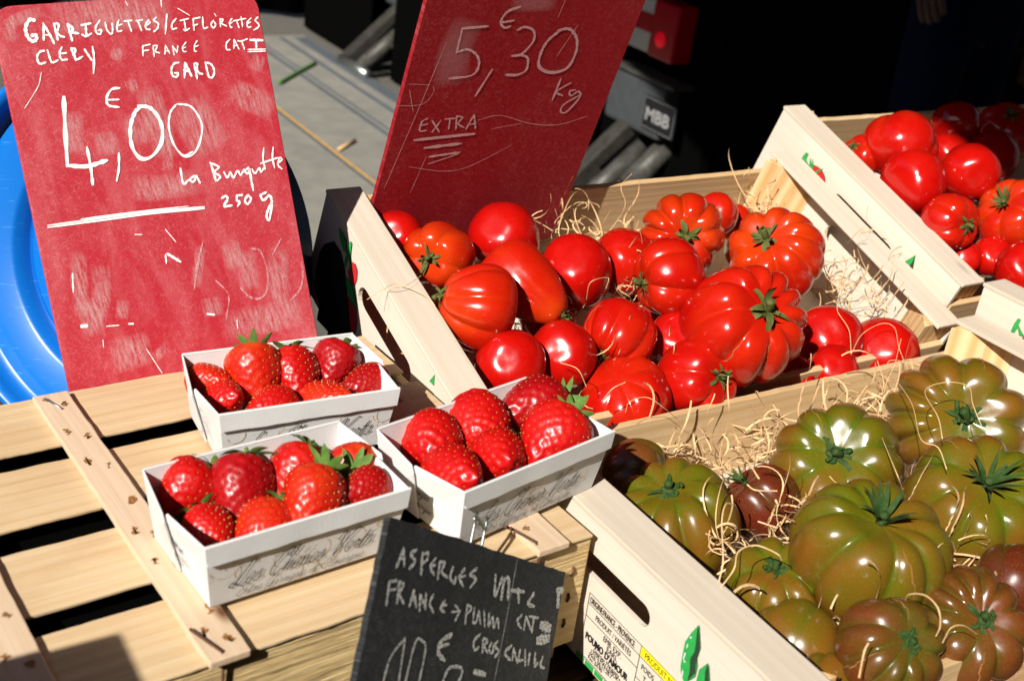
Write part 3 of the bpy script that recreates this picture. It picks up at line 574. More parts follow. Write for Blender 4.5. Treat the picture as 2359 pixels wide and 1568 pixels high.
G1 = [(z4, [(45, (475, 290), (420, 275), (365, 350), (355, 430), (390, 530), (460, 580), (505, 540), (490, 490), (440, 500)),
 (30, (600, 330), (605, 560)), (30, (600, 335), (690, 490), (750, 610)), (20, (620, 490), (690, 490)), (30, (745, 335), (800, 560)), (28, (745, 335), (810, 340), (800, 420), (775, 440), (830, 500), (890, 520)),
 (32, (935, 340), (1000, 570)), (34, (935, 340), (1010, 400), (990, 450), (1085, 470)), (28, (1125, 355), (1255, 330)), (28, (1185, 345), (1195, 490)), (26, (1135, 485), (1190, 510), (1265, 470)),
 (24, (1380, 290), (1325, 380), (1335, 460), (1385, 480), (1405, 420), (1360, 430)), (22, (1455, 315), (1480, 420), (1540, 480), (1560, 420), (1550, 330)), (22, (1645, 285), (1620, 360), (1630, 440), (1690, 430)), (20, (1625, 365), (1690, 340)),
 (22, (1720, 300), (1825, 290)), (22, (1770, 300), (1820, 440)), (22, (1885, 295), (1975, 280)), (22, (1910, 300), (1960, 430)), (22, (2060, 280), (2015, 350), (2030, 410), (2080, 415)), (18, (2020, 365), (2080, 320), (2060, 300)),
 (22, (2160, 250), (2130, 290), (2190, 330), (2180, 400), (2130, 445)), (22, (2310, 205), (2290, 475)),
 (28, (610, 710), (560, 720), (515, 780), (530, 870), (570, 890), (630, 870)), (26, (655, 700), (705, 850), (740, 870), (800, 840)), (26, (855, 660), (825, 740), (850, 830), (930, 830)), (24, (830, 750), (920, 740)),
 (30, (985, 680), (1050, 840)), (28, (985, 675), (1045, 690), (1030, 760), (1060, 830), (1140, 790)), (28, (1170, 690), (1270, 840)), (28, (1280, 655), (1300, 800), (1295, 1020)),
 (18, (1975, 640), (1980, 780)), (18, (1975, 645), (2080, 620)), (18, (1985, 710), (2060, 700)), (18, (2120, 650), (2135, 790)), (18, (2120, 640), (2175, 640), (2160, 690), (2150, 720), (2210, 740))]),
 (z5, [(20, (210, 790), (200, 950)), (20, (210, 790), (285, 935)), (16, (205, 890), (260, 890)), (20, (335, 800), (360, 960)), (20, (335, 810), (410, 910)), (20, (410, 920), (425, 800)),
 (20, (565, 740), (505, 830), (525, 900), (570, 900)), (16, (510, 850), (560, 820)), (20, (760, 710), (715, 790), (715, 890), (750, 895)), (18, (720, 820), (780, 795)),
 (24, (1325, 690), (1265, 760), (1270, 860), (1330, 870)), (22, (1400, 690), (1395, 850)), (22, (1400, 690), (1485, 860)), (16, (1400, 800), (1450, 800)), (22, (1460, 715), (1530, 720), (1630, 680)), (22, (1530, 720), (1580, 860)),
 (40, (1680, 700), (1890, 705)), (32, (1780, 720), (1785, 840)), (20, (1640, 865), (1940, 858)), (22, (1640, 902), (1940, 892)),
 (32, (440, 1090), (360, 1110), (315, 1200), (330, 1310), (400, 1340), (430, 1280), (370, 1270)), (32, (550, 1095), (540, 1350)), (40, (550, 1095), (660, 1320)), (40, (530, 1220), (600, 1240)),
 (32, (705, 1110), (760, 1370)), (32, (705, 1110), (760, 1110), (755, 1200), (790, 1270), (850, 1290)), (32, (900, 1090), (960, 1340)), (32, (900, 1090), (1000, 1120), (1055, 1230), (1030, 1340), (970, 1350)),
 (26, (395, 330), (325, 420), (330, 510), (405, 495)), (24, (465, 365), (610, 330)), (24, (535, 355), (560, 510)), (24, (525, 520), (560, 540), (625, 500)), (26, (690, 330), (705, 530)), (26, (690, 335), (810, 310)), (24, (700, 450), (765, 430)),
 (24, (855, 300), (870, 490), (945, 480)), (24, (1040, 360), (1000, 430), (1040, 490), (1080, 440), (1050, 380)), (14, (1055, 240), (1090, 290)), (22, (1155, 340), (1165, 470)), (22, (1155, 335), (1210, 350), (1180, 410), (1270, 460)),
 (22, (1360, 330), (1320, 400), (1340, 480), (1365, 480)), (18, (1325, 420), (1370, 390)), (22, (1390, 370), (1480, 355)), (22, (1440, 360), (1485, 490)), (22, (1480, 350), (1600, 330)), (22, (1520, 300), (1545, 470)),
 (22, (1690, 320), (1625, 400), (1640, 480), (1690, 470)), (18, (1630, 420), (1685, 390)), (24, (1810, 305), (1765, 360), (1825, 430), (1815, 480), (1740, 530))]),
 (z1, [(14, (825, 610), (770, 620), (735, 680), (750, 730), (820, 742)), (11, (740, 692), (820, 690)), (26, (440, 675), (450, 900), (465, 1140)), (26, (465, 1145), (600, 1150), (735, 1110)), (18, (600, 1020), (625, 1150), (640, 1275)), (14, (820, 1060), (820, 1160), (805, 1250)),
 (22, (955, 735), (1040, 750), (1110, 850), (1115, 980), (1050, 1080), (970, 1095), (910, 1010), (900, 880), (930, 780), (960, 750)), (12, (1225, 720), (1320, 740), (1390, 850), (1385, 960), (1340, 1060), (1270, 1080), (1200, 1000), (1165, 880), (1175, 780), (1215, 725)), (12, (1235, 1050), (1270, 1078), (1330, 1050)),
 (13, (1245, 1165), (1265, 1270), (1300, 1245)), (12, (1345, 1215), (1310, 1240), (1335, 1258), (1355, 1220)), (12, (1355, 1215), (1380, 1265)), (14, (1455, 1130), (1490, 1250)), (12, (1450, 1125), (1510, 1155), (1480, 1190), (1520, 1220), (1500, 1250)),
 (11, (1545, 1190), (1570, 1230), (1590, 1190), (1610, 1230), (1640, 1180), (1660, 1210), (1685, 1170)), (13, (1715, 1160), (1690, 1185), (1715, 1200), (1722, 1170), (1735, 1250), (1748, 1315)), (10, (1740, 1170), (1760, 1200), (1790, 1160), (1800, 1190), (1830, 1150)),
 (10, (1820, 1025), (1815, 1100), (1830, 1170)), (10, (1885, 1020), (1880, 1090), (1895, 1160)), (10, (1800, 1130), (1920, 1090)), (10, (1915, 1130), (1945, 1105), (1930, 1092), (1918, 1140), (1945, 1168)),
 (14, (1530, 1370), (1560, 1355), (1570, 1380), (1545, 1425), (1600, 1420)), (13, (1635, 1350), (1635, 1385), (1655, 1395), (1640, 1425)), (13, (1635, 1352), (1672, 1348)), (13, (1712, 1345), (1690, 1385), (1710, 1410), (1732, 1375), (1712, 1348)), (14, (1835, 1330), (1800, 1350), (1820, 1385), (1860, 1350), (1875, 1400), (1860, 1515), (1840, 1500), (1850, 1450), (1880, 1390)),
 (10, (330, 1558), (700, 1508), (1050, 1463), (1410, 1430)), (11, (330, 1572), (700, 1523), (1050, 1476), (1410, 1441)), (8, (560, 1515), (900, 1470), (1300, 1425)), (7, (1110, 0), (1115, 50)), (5, (1225, 60), (1310, 110)), (5, (865, 10), (880, 40)),
 (5, (285, 500), (270, 580), (240, 640), (170, 750))]),
 (z2, [(16, (1155, 185), (1245, 240)), (10, (1142, 190), (1148, 250)), (5, (1140, 15), (1215, 105)), (6, (930, 53), (980, 53)), (9, (500, 320), (505, 450)), (22, (562, 685), (600, 682)), (12, (1430, 600), (1480, 605)), (7, (735, 685), (820, 678)), (12, (890, 668), (920, 668)), (5, (1635, 640), (1640, 700)), (5, (710, 780), (715, 830)), (5, (1010, 840), (1120, 1010))])]
strokes_on(B1, MB1, -0.012, "lettering", M_CHALK, G1, 0.0003)
G1s = [(z1, [(160, (330, 150), (800, 90), (1200, 100)), (60, (760, 360), (850, 390)), (90, (500, 760), (520, 1080)), (130, (950, 780), (960, 1000)), (50, (1150, 870), (1160, 1200)), (60, (1790, 380), (1760, 500)), (60, (880, 620), (950, 570)), (110, (720, 900), (760, 1080)), (200, (1250, 700), (1500, 1050)), (120, (1580, 620), (1900, 760)), (60, (90, 300), (80, 160), (300, 80)), (120, (1000, 600), (1080, 820), (1150, 1100)), (110, (1400, 1250), (1100, 1300), (900, 1300))]),
 (z2, [(80, (540, 160), (550, 420), (580, 640)), (90, (690, 250), (700, 480), (650, 700)), (110, (620, 480), (640, 760)), (60, (850, 500), (840, 640)), (50, (1390, 120), (1350, 420)), (90, (1450, 480), (1480, 620)), (90, (1700, 160), (1720, 440)), (100, (1930, 120), (1920, 420), (2000, 480)), (80, (1080, 840), (1130, 900)), (160, (760, 900), (1050, 830)), (90, (1580, 100), (1640, 300)), (140, (1520, 700), (1900, 620), (2090, 560))])]
strokes_on(B1, MB1, -0.012, "smudge", M_DUST, G1s, 0.0002, soft=True, a=0.62)
G1f = [(z2, [(12, (1660, 420), (1720, 480), (1790, 495), (1840, 440), (1845, 300), (1800, 170), (1740, 150)), (12, (2080, 240), (2090, 330), (2070, 430), (2010, 500)), (14, (1400, 100), (1360, 280), (1340, 430)), (9, (1940, 80), (1880, 190)), (10, (1490, 370), (1560, 440), (1580, 500), (1560, 640))])]
strokes_on(B1, MB1, -0.012, "erased_lettering", M_DUST, G1f, 0.0005, a=0.9)

M1t = M1
SB2 = 0.7865
P2 = M1 @ Vector((0, SB2, 0)); N2 = -A1
BL2 = hit(859, 470, P2, N2); TL2 = hit(967, 0, P2, N2); BR2 = hit(1283, 520, P2, N2); TR2 = hit(1473, 0, P2, N2)
xd = Vector((1, 0, 0)); MB2 = frame(BL2, (1, 0, 0), N1, xd.cross(N1))
l2 = MB2.inverted()
w2 = (l2 @ BR2).x
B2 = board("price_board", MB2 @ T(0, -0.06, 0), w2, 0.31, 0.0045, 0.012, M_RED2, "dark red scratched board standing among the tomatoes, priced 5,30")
G2 = [(z3, [(13, (1240, 45), (1150, 80), (1105, 150), (1130, 190), (1170, 180)), (12, (1110, 155), (1195, 140)), (15, (1015, 180), (840, 195)), (12, (840, 195), (800, 360)), (14, (800, 360), (880, 340), (945, 390), (950, 460), (900, 520), (750, 540)), (12, (1045, 480), (930, 660)),
 (13, (1220, 205), (1270, 185), (1330, 210), (1330, 280), (1250, 370), (1180, 385)), (13, (1230, 375), (1290, 400), (1280, 480), (1220, 515), (1140, 515)), (15, (1500, 210), (1580, 200), (1630, 270), (1620, 370), (1560, 470), (1450, 500), (1370, 460), (1380, 370), (1430, 280), (1520, 205)),
 (11, (1520, 540), (1460, 690)), (10, (1590, 570), (1490, 630), (1530, 660)), (9, (1620, 620), (1580, 630), (1590, 660), (1640, 630), (1650, 670), (1560, 770), (1520, 770), (1540, 720), (1660, 650)),
 (9, (600, 815), (560, 840), (545, 900), (590, 900)), (8, (550, 865), (600, 855)), (9, (630, 830), (680, 910)), (9, (690, 830), (630, 910)), (9, (720, 820), (790, 815)), (9, (755, 820), (745, 890)), (9, (800, 800), (795, 890)), (9, (800, 800), (840, 810), (810, 850), (850, 880)), (9, (920, 790), (865, 890)), (9, (920, 790), (930, 885)), (7, (880, 860), (935, 850)),
 (22, (510, 965), (920, 922)), (18, (580, 1020), (830, 990)), (13, (610, 1080), (820, 1050)), (6, (605, 1130), (815, 1060))])]
strokes_on(B2, MB2, -0.06, "lettering", M_CHALK2, G2, 0.0006)
G2f = [(z3, [(3, (730, 290), (560, 700), (300, 1300)), (3, (380, 730), (560, 720), (640, 640), (640, 600)), (3, (940, 830), (1100, 795), (1300, 850), (1500, 860), (1700, 800)), (3, (470, 1150), (700, 1180), (880, 1150), (1180, 1000)), (3, (475, 620), (500, 770)), (3, (1640, 170), (1490, 390)), (2.5, (1550, 0), (1500, 120)), (2.5, (470, 580), (620, 585)), (2.5, (590, 1080), (480, 1330)), (2.5, (1040, 890), (1250, 850))])]
strokes_on(B2, MB2, -0.06, "scratch_marks", M_CHALK2, G2f, 0.0005)
strokes_on(B2, MB2, -0.06, "smudge", M_CHALK2, [(z3, [(150, (900, 120), (780, 380), (760, 600)), (80, (1180, 20), (1500, 10))])], 0.0004, soft=True, a=0.3)

# ------------------------------------------------------------------ slate on a wire
U3 = Vector((0.422, 0.505, 0.753)).normalized()
rTL, rTR = rayS(1147, 1518), rayS(1661, 1680); t1 = 0.421 / rTL.y; t2 = t1 * rTL.dot(U3) / rTR.dot(U3)
TL3 = CAM + rTL * t1; TR3 = CAM + rTR * t2
MS3 = frame(TL3, (TR3 - TL3), U3, (TR3 - TL3).cross(U3)); w3 = (TR3 - TL3).length
bm = bmesh.new(); H3 = 0.16
nx, ny = 26, 30; grid = []
for th in (0, -0.004):
    for j in range(ny + 1):
        for i in range(nx + 1):
            x = w3 * i / nx; y = -H3 * j / ny
            e = 0.0011
            if i in (0, nx): x += e * noise.noise(Vector((i, y * 260, 1)))
            if j in (0, ny): y += e * noise.noise(Vector((x * 260, j, 5)))
            grid.append(bm.verts.new((x, y, th)))
k = (nx + 1) * (ny + 1)
for j in range(ny):
    for i in range(nx):
        a = j * (nx + 1) + i; bm.faces.new([grid[a], grid[a + nx + 1], grid[a + nx + 2], grid[a + 1]]); bm.faces.new([grid[k + a], grid[k + a + 1], grid[k + a + nx + 2], grid[k + a + nx + 1]])
rim = [j * (nx + 1) for j in range(ny + 1)] + [ny * (nx + 1) + i for i in range(1, nx + 1)] + [j * (nx + 1) + nx for j in range(ny - 1, -1, -1)] + [i for i in range(nx - 1, 0, -1)]
for i in range(len(rim)):
    a, b = rim[i], rim[(i + 1) % len(rim)]; bm.faces.new([grid[b], grid[a], grid[k + a], grid[k + b]])
SL = bmobj("slate_sign", bm, M_SLATE, None, MS3); tag(SL, "black slate price sign for asparagus leaning on the front of the slatted crate", "price sign")
G3 = [(z6, [(17, (430, 650), (380, 780)), (17, (430, 650), (435, 770)), (12, (400, 720), (440, 720)), (17, (520, 660), (480, 690), (510, 740), (470, 790)), (17, (560, 680), (550, 830)), (15, (570, 690), (600, 680), (590, 730), (560, 750)), (17, (650, 720), (615, 780), (640, 830)), (13, (620, 775), (650, 765)), (16, (680, 740), (665, 860)), (15, (680, 745), (715, 750), (690, 810), (730, 850)), (16, (770, 780), (750, 850), (780, 890), (790, 850)), (16, (850, 790), (815, 850), (840, 910)), (12, (820, 850), (855, 840)), (16, (935, 790), (890, 830), (930, 860), (890, 920)),
 (16, (1065, 830), (1060, 980), (1110, 850)), (20, (1120, 880), (1105, 1000)), (20, (1120, 870), (1155, 860), (1150, 1000)), (18, (1175, 940), (1260, 950)), (18, (1220, 930), (1225, 1020)), (18, (1330, 960), (1290, 1030), (1330, 1050)), (16, (330, 880), (310, 1040)), (16, (330, 880), (390, 870)), (14, (325, 940), (375, 930)), (16, (400, 880), (385, 1030)), (16, (400, 880), (430, 900), (400, 960), (430, 1030)),
 (15, (500, 940), (470, 1050)), (17, (500, 940), (515, 1055)), (12, (480, 1010), (515, 1000)), (15, (545, 970), (540, 1080)), (15, (545, 970), (580, 1060)), (15, (585, 960), (580, 1070)), (15, (635, 970), (610, 1030), (635, 1090)), (15, (715, 1010), (685, 1060), (710, 1090)), (12, (685, 1050), (725, 1040)), (10, (760, 1090), (810, 1080), (785, 1040)), (12, (820, 1080), (785, 1150)),
 (13, (870, 1040), (855, 1170)), (12, (870, 1040), (900, 1060), (870, 1100)), (12, (920, 1060), (910, 1160), (935, 1150), (950, 1080), (960, 1170)), (12, (985, 1080), (990, 1190)), (12, (1020, 1100), (1015, 1190), (1045, 1120), (1050, 1200), (1080, 1130), (1085, 1200)), (14, (1245, 1110), (1215, 1150), (1240, 1200)), (13, (1275, 1120), (1260, 1210)), (13, (1275, 1120), (1310, 1215)), (13, (1300, 1120), (1360, 1130)), (13, (1330, 1125), (1315, 1230)),
 (45, (1385, 1180), (1435, 1200)), (45, (1360, 1285), (1425, 1270)), (28, (1492, 940), (1525, 940)), (22, (1500, 960), (1495, 1050)), (24, (760, 1245), (690, 1290), (670, 1370), (710, 1420)), (18, (670, 1330), (740, 1310)),
 (14, (960, 1240), (915, 1290), (920, 1350), (950, 1330)), (13, (980, 1270), (975, 1370)), (13, (985, 1270), (1010, 1290), (985, 1320), (1010, 1370)), (13, (1035, 1300), (1020, 1350), (1045, 1370), (1050, 1310)), (13, (1080, 1290), (1060, 1320), (1085, 1360), (1060, 1400)),
 (14, (1175, 1320), (1130, 1370), (1165, 1420)), (13, (1190, 1340), (1180, 1420)), (13, (1190, 1340), (1215, 1440)), (13, (1235, 1350), (1225, 1420), (1255, 1420)), (13, (1270, 1350), (1270, 1460)), (14, (1300, 1370), (1290, 1450)), (14, (1340, 1370), (1335, 1460), (1355, 1440)), (14, (1390, 1400), (1375, 1460), (1400, 1475)),
 (13, (440, 1270), (340, 1400), (280, 1600)), (13, (440, 1275), (390, 1600)), (13, (430, 1620), (510, 1300), (560, 1290), (580, 1350), (530, 1600)), (16, (690, 1600), (740, 1480), (820, 1470), (830, 1520), (790, 1600)), (28, (920, 1500), (990, 1520))])]
strokes_on(SL, MS3, 0, "lettering", M_CHALK3, G3, 0.0006)
strokes_on(SL, MS3, 0, "split_line", M_CHALK3, [(z6, [(7, (1218, 710), (1140, 1130), (1055, 1568))])], 0.0006, a=0.45)
c0 = MS3.inverted() @ hit(1105, 1240, TL3, Vector(MS3.col[2][:3])); c1 = MS3.inverted() @ hit(1129, 1252, TL3, Vector(MS3.col[2][:3])); ct = MS3.inverted() @ hit(1114, 1193, TL3, Vector(MS3.col[2][:3]))
v, f = tube([(c0.x, c0.y - 0.16, -0.0055), (c0.x, c0.y, -0.0055), (c0.x + 0.0005, (c0.y + ct.y) / 2 + 0.001, -0.0055), (ct.x - 0.001, ct.y - 0.0005, -0.0055), (ct.x + 0.0018, ct.y, -0.0055), (c1.x - 0.0002, (c1.y + ct.y) / 2 + 0.001, -0.0055), (c1.x, c1.y, -0.0055), (c1.x, c1.y - 0.16, -0.0055)], 0.0009, 8)
mobj("wire_hanger", v, f, M_GALV, SL, Matrix.Identity(4), smooth=True)

# ------------------------------------------------------------------ cardboard strawberry baskets
GL = {'e': [[(0, .18), (.22, .22), (.27, .36), (.15, .42), (.03, .22), (.1, .02), (.24, .02), (.4, .16)]],
 's': [[(-.02, .08), (.16, .44), (.18, .3), (.24, .12), (.16, 0), (.02, .04)], [(.2, .03), (.36, .14)]],
 'n': [[(0, .3), (.06, .4), (.05, 0)], [(.05, .05), (.14, .34), (.24, .4), (.27, .28), (.26, .04), (.34, .02), (.44, .14)]],
 'm': [[(0, .3), (.06, .4), (.05, 0)], [(.05, .05), (.13, .36), (.21, .36), (.21, 0)], [(.21, .05), (.29, .36), (.38, .36), (.37, .04), (.45, .02), (.54, .14)]],
 'h': [[(0, .1), (.14, .7), (.22, .98), (.15, .9), (.06, 0)], [(.06, .05), (.15, .34), (.25, .4), (.28, .28), (.27, .04), (.35, .02), (.45, .14)]],
 'r': [[(0, .1), (.1, .42), (.14, .34), (.22, .35), (.18, .05), (.28, .02), (.36, .14)]],
 't': [[(0, .1), (.14, .72), (.09, .05), (.18, 0), (.3, .14)], [(0, .44), (.26, .47)]],
 'a': [[(.26, .36), (.12, .4), (.02, .15), (.1, 0), (.22, .14), (.28, .4)], [(.27, .38), (.25, .05), (.32, .01), (.42, .14)]],
 'i': [[(0, .12), (.08, .4), (.06, .05), (.14, .01), (.26, .14)], [(.1, .54), (.12, .56)]],
 'g': [[(.26, .36), (.12, .4), (.02, .15), (.1, 0), (.22, .14), (.28, .4)], [(.28, .4), (.2, -.3), (.06, -.42), (.02, -.28), (.4, .12)]],
 'q': [[(.26, .36), (.12, .4), (.02, .15), (.1, 0), (.22, .14), (.28, .4)], [(.28, .4), (.2, -.4), (.3, -.3), (.42, .12)]],
 'u': [[(0, .3), (.07, .4), (.05, .05), (.15, 0), (.26, .38)], [(.27, .4), (.25, .05), (.32, .01), (.42, .14)]],
 'd': [[(.26, .36), (.12, .4), (.02, .15), (.1, 0), (.22, .14), (.36, .95)], [(.34, .9), (.26, .05), (.33, .01), (.42, .14)]],
 'o': [[(.16, .4), (.03, .25), (.08, .02), (.22, .05), (.25, .28), (.15, .4), (.38, .3)]], 'v': [[(0, .3), (.06, .4), (.09, .02), (.25, .38), (.36, .34)]],
 'c': [[(.24, .34), (.15, .42), (.03, .22), (.1, .01), (.22, .03), (.34, .14)]], 'p': [[(0, .1), (.1, .42), (.02, -.4)], [(.06, .2), (.2, .42), (.27, .25), (.18, .02), (.08, .08)]],
 'L': [[(.48, .85), (.44, .99), (.3, .9), (.2, .3), (.08, .02), (-.08, .06), (.0, .18), (.22, .06), (.46, -.02), (.62, .1)]],
 'C': [[(.5, .7), (.58, .92), (.42, 1.0), (.15, .8), (.0, .4), (.08, .08), (.3, -.02), (.55, .18)], [(.5, .7), (.38, .72), (.36, .85)]],
 'V': [[(-.12, .72), (-.02, .95), (.1, .95), (.14, .6), (.12, 0), (.36, .55), (.6, .98), (.74, .95)]],
 'E': [[(.5, .82), (.4, 1), (.18, .9), (.2, .62), (.36, .55), (.1, .42), (.02, .15), (.2, -.02), (.45, .12)]],
 'G': [[(.5, .75), (.54, .95), (.36, 1), (.08, .7), (.02, .25), (.2, .02), (.45, .3), (.5, .45)], [(.5, .45), (.44, -.2), (.2, -.3), (.1, -.15), (.5, .1)]],
 'P': [[(.1, .9), (.2, .95), (.05, 0)], [(-.05, .75), (.2, 1), (.5, .9), (.4, .55), (.15, .5)]]}
GW = {'L': .56, 'C': .58, 'V': .56, 'E': .5, 'G': .56, 'P': .5, 'm': .52, 'i': .25, 't': .28, 'e': .36, 'r': .33, 's': .33}
def script(s, txt, x, y, size, width, stretch=1.0, slant=0.45):
    """joined-up copperplate writing; returns the end x"""
    for ch in txt:
        if ch == ' ': x += 0.3 * size * stretch; continue
        c2 = {'é': 'e', 'ê': 'e'}.get(ch, ch)
        for st in GL[c2]:
            s.add([(x + (p[0] * stretch + p[1] * slant) * size, y + p[1] * size) for p in st], width * (1.35 if c2.isupper() else 1.0))
        if ch in 'éê': s.add([(x + (.2 + .6 * slant) * size, y + .58 * size), (x + (.34 + .74 * slant) * size, y + .76 * size)], width)
        x += GW.get(c2, .40) * size * stretch
    return x
BW, BD, BH, INX, INY = 0.1155, 0.0765, 0.041, 0.0055, 0.0055
def basket(cx, cy, ya, label, left_print, sx=1.0, zb=0.0):
    M = frame((cx, cy, zb + 0.0002), (math.cos(ya), math.sin(ya), 0), (-math.sin(ya), math.cos(ya), 0), (0, 0, 1))
    root = empty("strawberry_basket", M, label, "basket", "white card baskets of strawberries")
    W, D, th = BW * sx / 2, BD / 2, 0.0011
    def shell(name, quad, n_in):     # quad: 4 outer corners; thickened inwards
        n_in = Vector(n_in).normalized() * th; q = [Vector(p) for p in quad]; v = q + [p + n_in for p in q]; m = len(q)
        f = [tuple(range(m)), tuple(range(2 * m - 1, m - 1, -1))] + [(i, i + m, (i + 1) % m + m, (i + 1) % m) for i in range(m)]
        bm = bmesh.new(); bv = [bm.verts.new(p) for p in v]
        for g_ in f: bm.faces.new([bv[i] for i in g_])
        bmesh.ops.recalc_face_normals(bm, faces=list(bm.faces)); bmesh.ops.bevel(bm, geom=list(bm.edges), offset=0.0003, segments=1, affect='EDGES')
        return bmobj(name, bm, M_CARD, root)
    b0, b1, b2, b3 = (-W + INX, -D + INY, 0), (W - INX, -D + INY, 0), (W - INX, D - INY, 0), (-W + INX, D - INY, 0)
    r0, r1, r2, r3 = (-W, -D, BH), (W, -D, BH), (W, D, BH), (-W, D, BH)
    shell("front_wall", (b0, b1, r1, r0), (0, 1, 0.25)); shell("back_wall", (b2, b3, r3, r2), (0, -1, 0.25))
    shell("base", (b0, b3, b2, b1), (0, 0, 1))
    L = lambda a, b, t: tuple(a[i] + (b[i] - a[i]) * t for i in range(3))
    # each end is two overlapping flaps, dipping a little where they meet
    for sgn, bf, bb, rf, rb in ((-1, b0, b3, r0, r3), (1, b1, b2, r1, r2)):
        bul = 0.0035
        mf = L(rf, rb, 0.56); mf = (mf[0] + sgn * bul, mf[1], BH - 0.0035); bm_ = L(bf, bb, 0.56)
        mb = L(rf, rb, 0.50); mb = (mb[0] + sgn * (bul + 0.0009), mb[1], BH - 0.0015); bm2 = L(bf, bb, 0.5)
        cut = (mf[0], mf[1] + 0.0, BH - 0.008); rr = L(rf, rb, 0.50); rr = (rr[0] + sgn * bul * .9, rr[1], BH - 0.0028)
        off = 0.0002
        shell("end_flap", (bf, bm_, cut, rr, rf), (-sgn, 0, 0.2))
        o = lambda p: (p[0] + sgn * 0.0014, p[1], p[2])
        mb_lo = (mb[0], L(rf, rb, 0.47)[1], BH - 0.006)
        shell("end_flap", (o(bm2), o(bb), (rb[0] + sgn * .0003, rb[1], rb[2]), o(mb), o(mb_lo)), (-sgn, 0, 0.2))
    # folded rim along front and back
    for sgn, q0, q1, c0_, c1_ in ((-1, r0, r1, b0, b1), (1, r3, r2, b3, b2)):
        lo0, lo1 = L(q0, c0_, 0.25), L(q1, c1_, 0.25); n = 40; bm = bmesh.new(); rows = []
        for k in range(n + 1):
            t = k / n; a = Vector(L(q0, q1, t)); b = Vector(L(lo0, lo1, t)); b.z += 0.0006 * noise.noise(Vector((t * 9 + cx * 50, sgn, 2)))
            out = Vector((0, sgn, -0.25)).normalized(); e = 0.0009 + 0.0005 * noise.noise(Vector((t * 5, cx * 70, 8)))
            rows.append([bm.verts.new(p) for p in (a + Vector((0, -sgn * 0.0013, 0.0002)), a + Vector((0, -sgn * .0006, 0.0009)), a + out * 0.0007 + Vector((0, 0, 0.0006)), b + out * (0.0014 + e), b + out * 0.0003)])
        for k in range(n):
            for j in range(4): bm.faces.new([rows[k][j], rows[k + 1][j], rows[k + 1][j + 1], rows[k][j + 1]])
        bmesh.ops.recalc_face_normals(bm, faces=list(bm.faces)); bmobj("folded_rim", bm, M_CARD, root)
    # front print: frame with x along the wall, y up the slope
    p0 = Vector(L(b0, r0, 0)); ux = Vector((1, 0, 0)); uy = (Vector(r0) - Vector(b0)); hl = uy.length; uy = Vector((0, uy.y, uy.z)).normalized()
    nn = Vector((0, -uy.z, uy.y)); MF = frame(Vector((-W + INX, -D + INY, 0)) + nn * 0.0004, ux, uy, nn)
    rnd = random.Random(int(cx * 1e4)); s = Strokes(); LW = 2 * (W - INX)
    for k in range(22):
        x, y, r = rnd.uniform(-0.004, LW + 0.004), rnd.uniform(0.0, 0.030), rnd.uniform(0.004, 0.013); a0 = rnd.uniform(0, 6.3); sp = rnd.uniform(1.6, 4.5) * rnd.choice((-1, 1))
        pts = [(x + r * (1 - .4 * t) * math.cos(a0 + sp * t), y + r * (1 - .4 * t) * math.sin(a0 + sp * t)) for t in [i / 12 for i in range(13)]]
        run = []
        for p in pts + [(99, 99)]:
            ok = 0.0005 < p[1] < 0.0295 and -INX * p[1] / BH * 0.9 < p[0] < LW + INX * p[1] / BH * 0.9
            if ok: run.append(p)
            else:
                if len(run) > 2: s.add(run, rnd.uniform(0.0003, 0.0006), smooth=False)
                run = []
    s.build("swirl_print", M_INKTAN, root, MF)
    s = Strokes(); xx = script(s, "Les", 0.0095, 0.0105, 0.0150, 0.00046, 0.86, 0.5); xx = script(s, "Chénes", xx + 0.0040, 0.0105, 0.0150, 0.00046, 0.86, 0.5); script(s, "Verts", xx + 0.0045, 0.0105, 0.0150, 0.00046, 0.86, 0.5)
    s.build("lettering", M_INKBLACK, root, MF @ T(0, 0, 0.0003))
    s = Strokes(); script(s, "Entre Garrigue et Camargue", 0.0130, 0.0030, 0.0070, 0.00026, 1.06, 0.5); s.build("lettering", M_INKGREY, root, MF @ T(0, 0, 0.0003))
    # left end
    ey = Vector((0, -1, 0)); eu = (Vector(r0) - Vector(b0)); eu = Vector((eu.x, 0, eu.z)).normalized(); en = ey.cross(eu)
    ME = frame(Vector((-W + INX, D - INY, 0)) + en * 0.0027, ey, eu, en); s = Strokes()
    EW = 2 * (D - INY)
    if left_print == 'grid':
        for y in (0.029, 0.022, 0.005): s.add([(EW * .42, y), (EW * 1.02, y)], 0.0003, smooth=False)
        for x in (EW * .42, EW * .62, EW * 1.02): s.add([(x, 0.005), (x, 0.029)], 0.0003, smooth=False)
        for k in range(9):
            y = 0.0265 - k * 0.0024
            for x in (EW * .45, EW * .66): s.add([(x, y), (x + (0.006 if (k % 3) else 0.009), y)], 0.0007, smooth=False)
    elif left_print == 'two':
        script(s, "Entre Garrigue", EW * .2, 0.0195, 0.0070, 0.00045, 0.82); script(s, "et Camargue", EW * .32, 0.0110, 0.0070, 0.00045, 0.8)
    else:
        script(s, "Producteur en", EW * .3, 0.0205, 0.0066, 0.00042, 0.75); script(s, "Provence", EW * .42, 0.0120, 0.0066, 0.00042, 0.8)
    s.build("lettering", M_INKGREY, root, ME)
    return root
KB1 = basket(0.2675, 0.6040, -0.055, "white card strawberry basket at the back, against the bright red board", 'grid', 0.965)
KB2 = basket(0.2162, 0.4976, 0.085, "white card strawberry basket nearest the camera, beside the black slate", 'prod')
KB3 = basket(0.3528, 0.4996, 0.20, "white card strawberry basket on the right, touching the crate of green tomatoes", 'two', 1.03, 0.0)

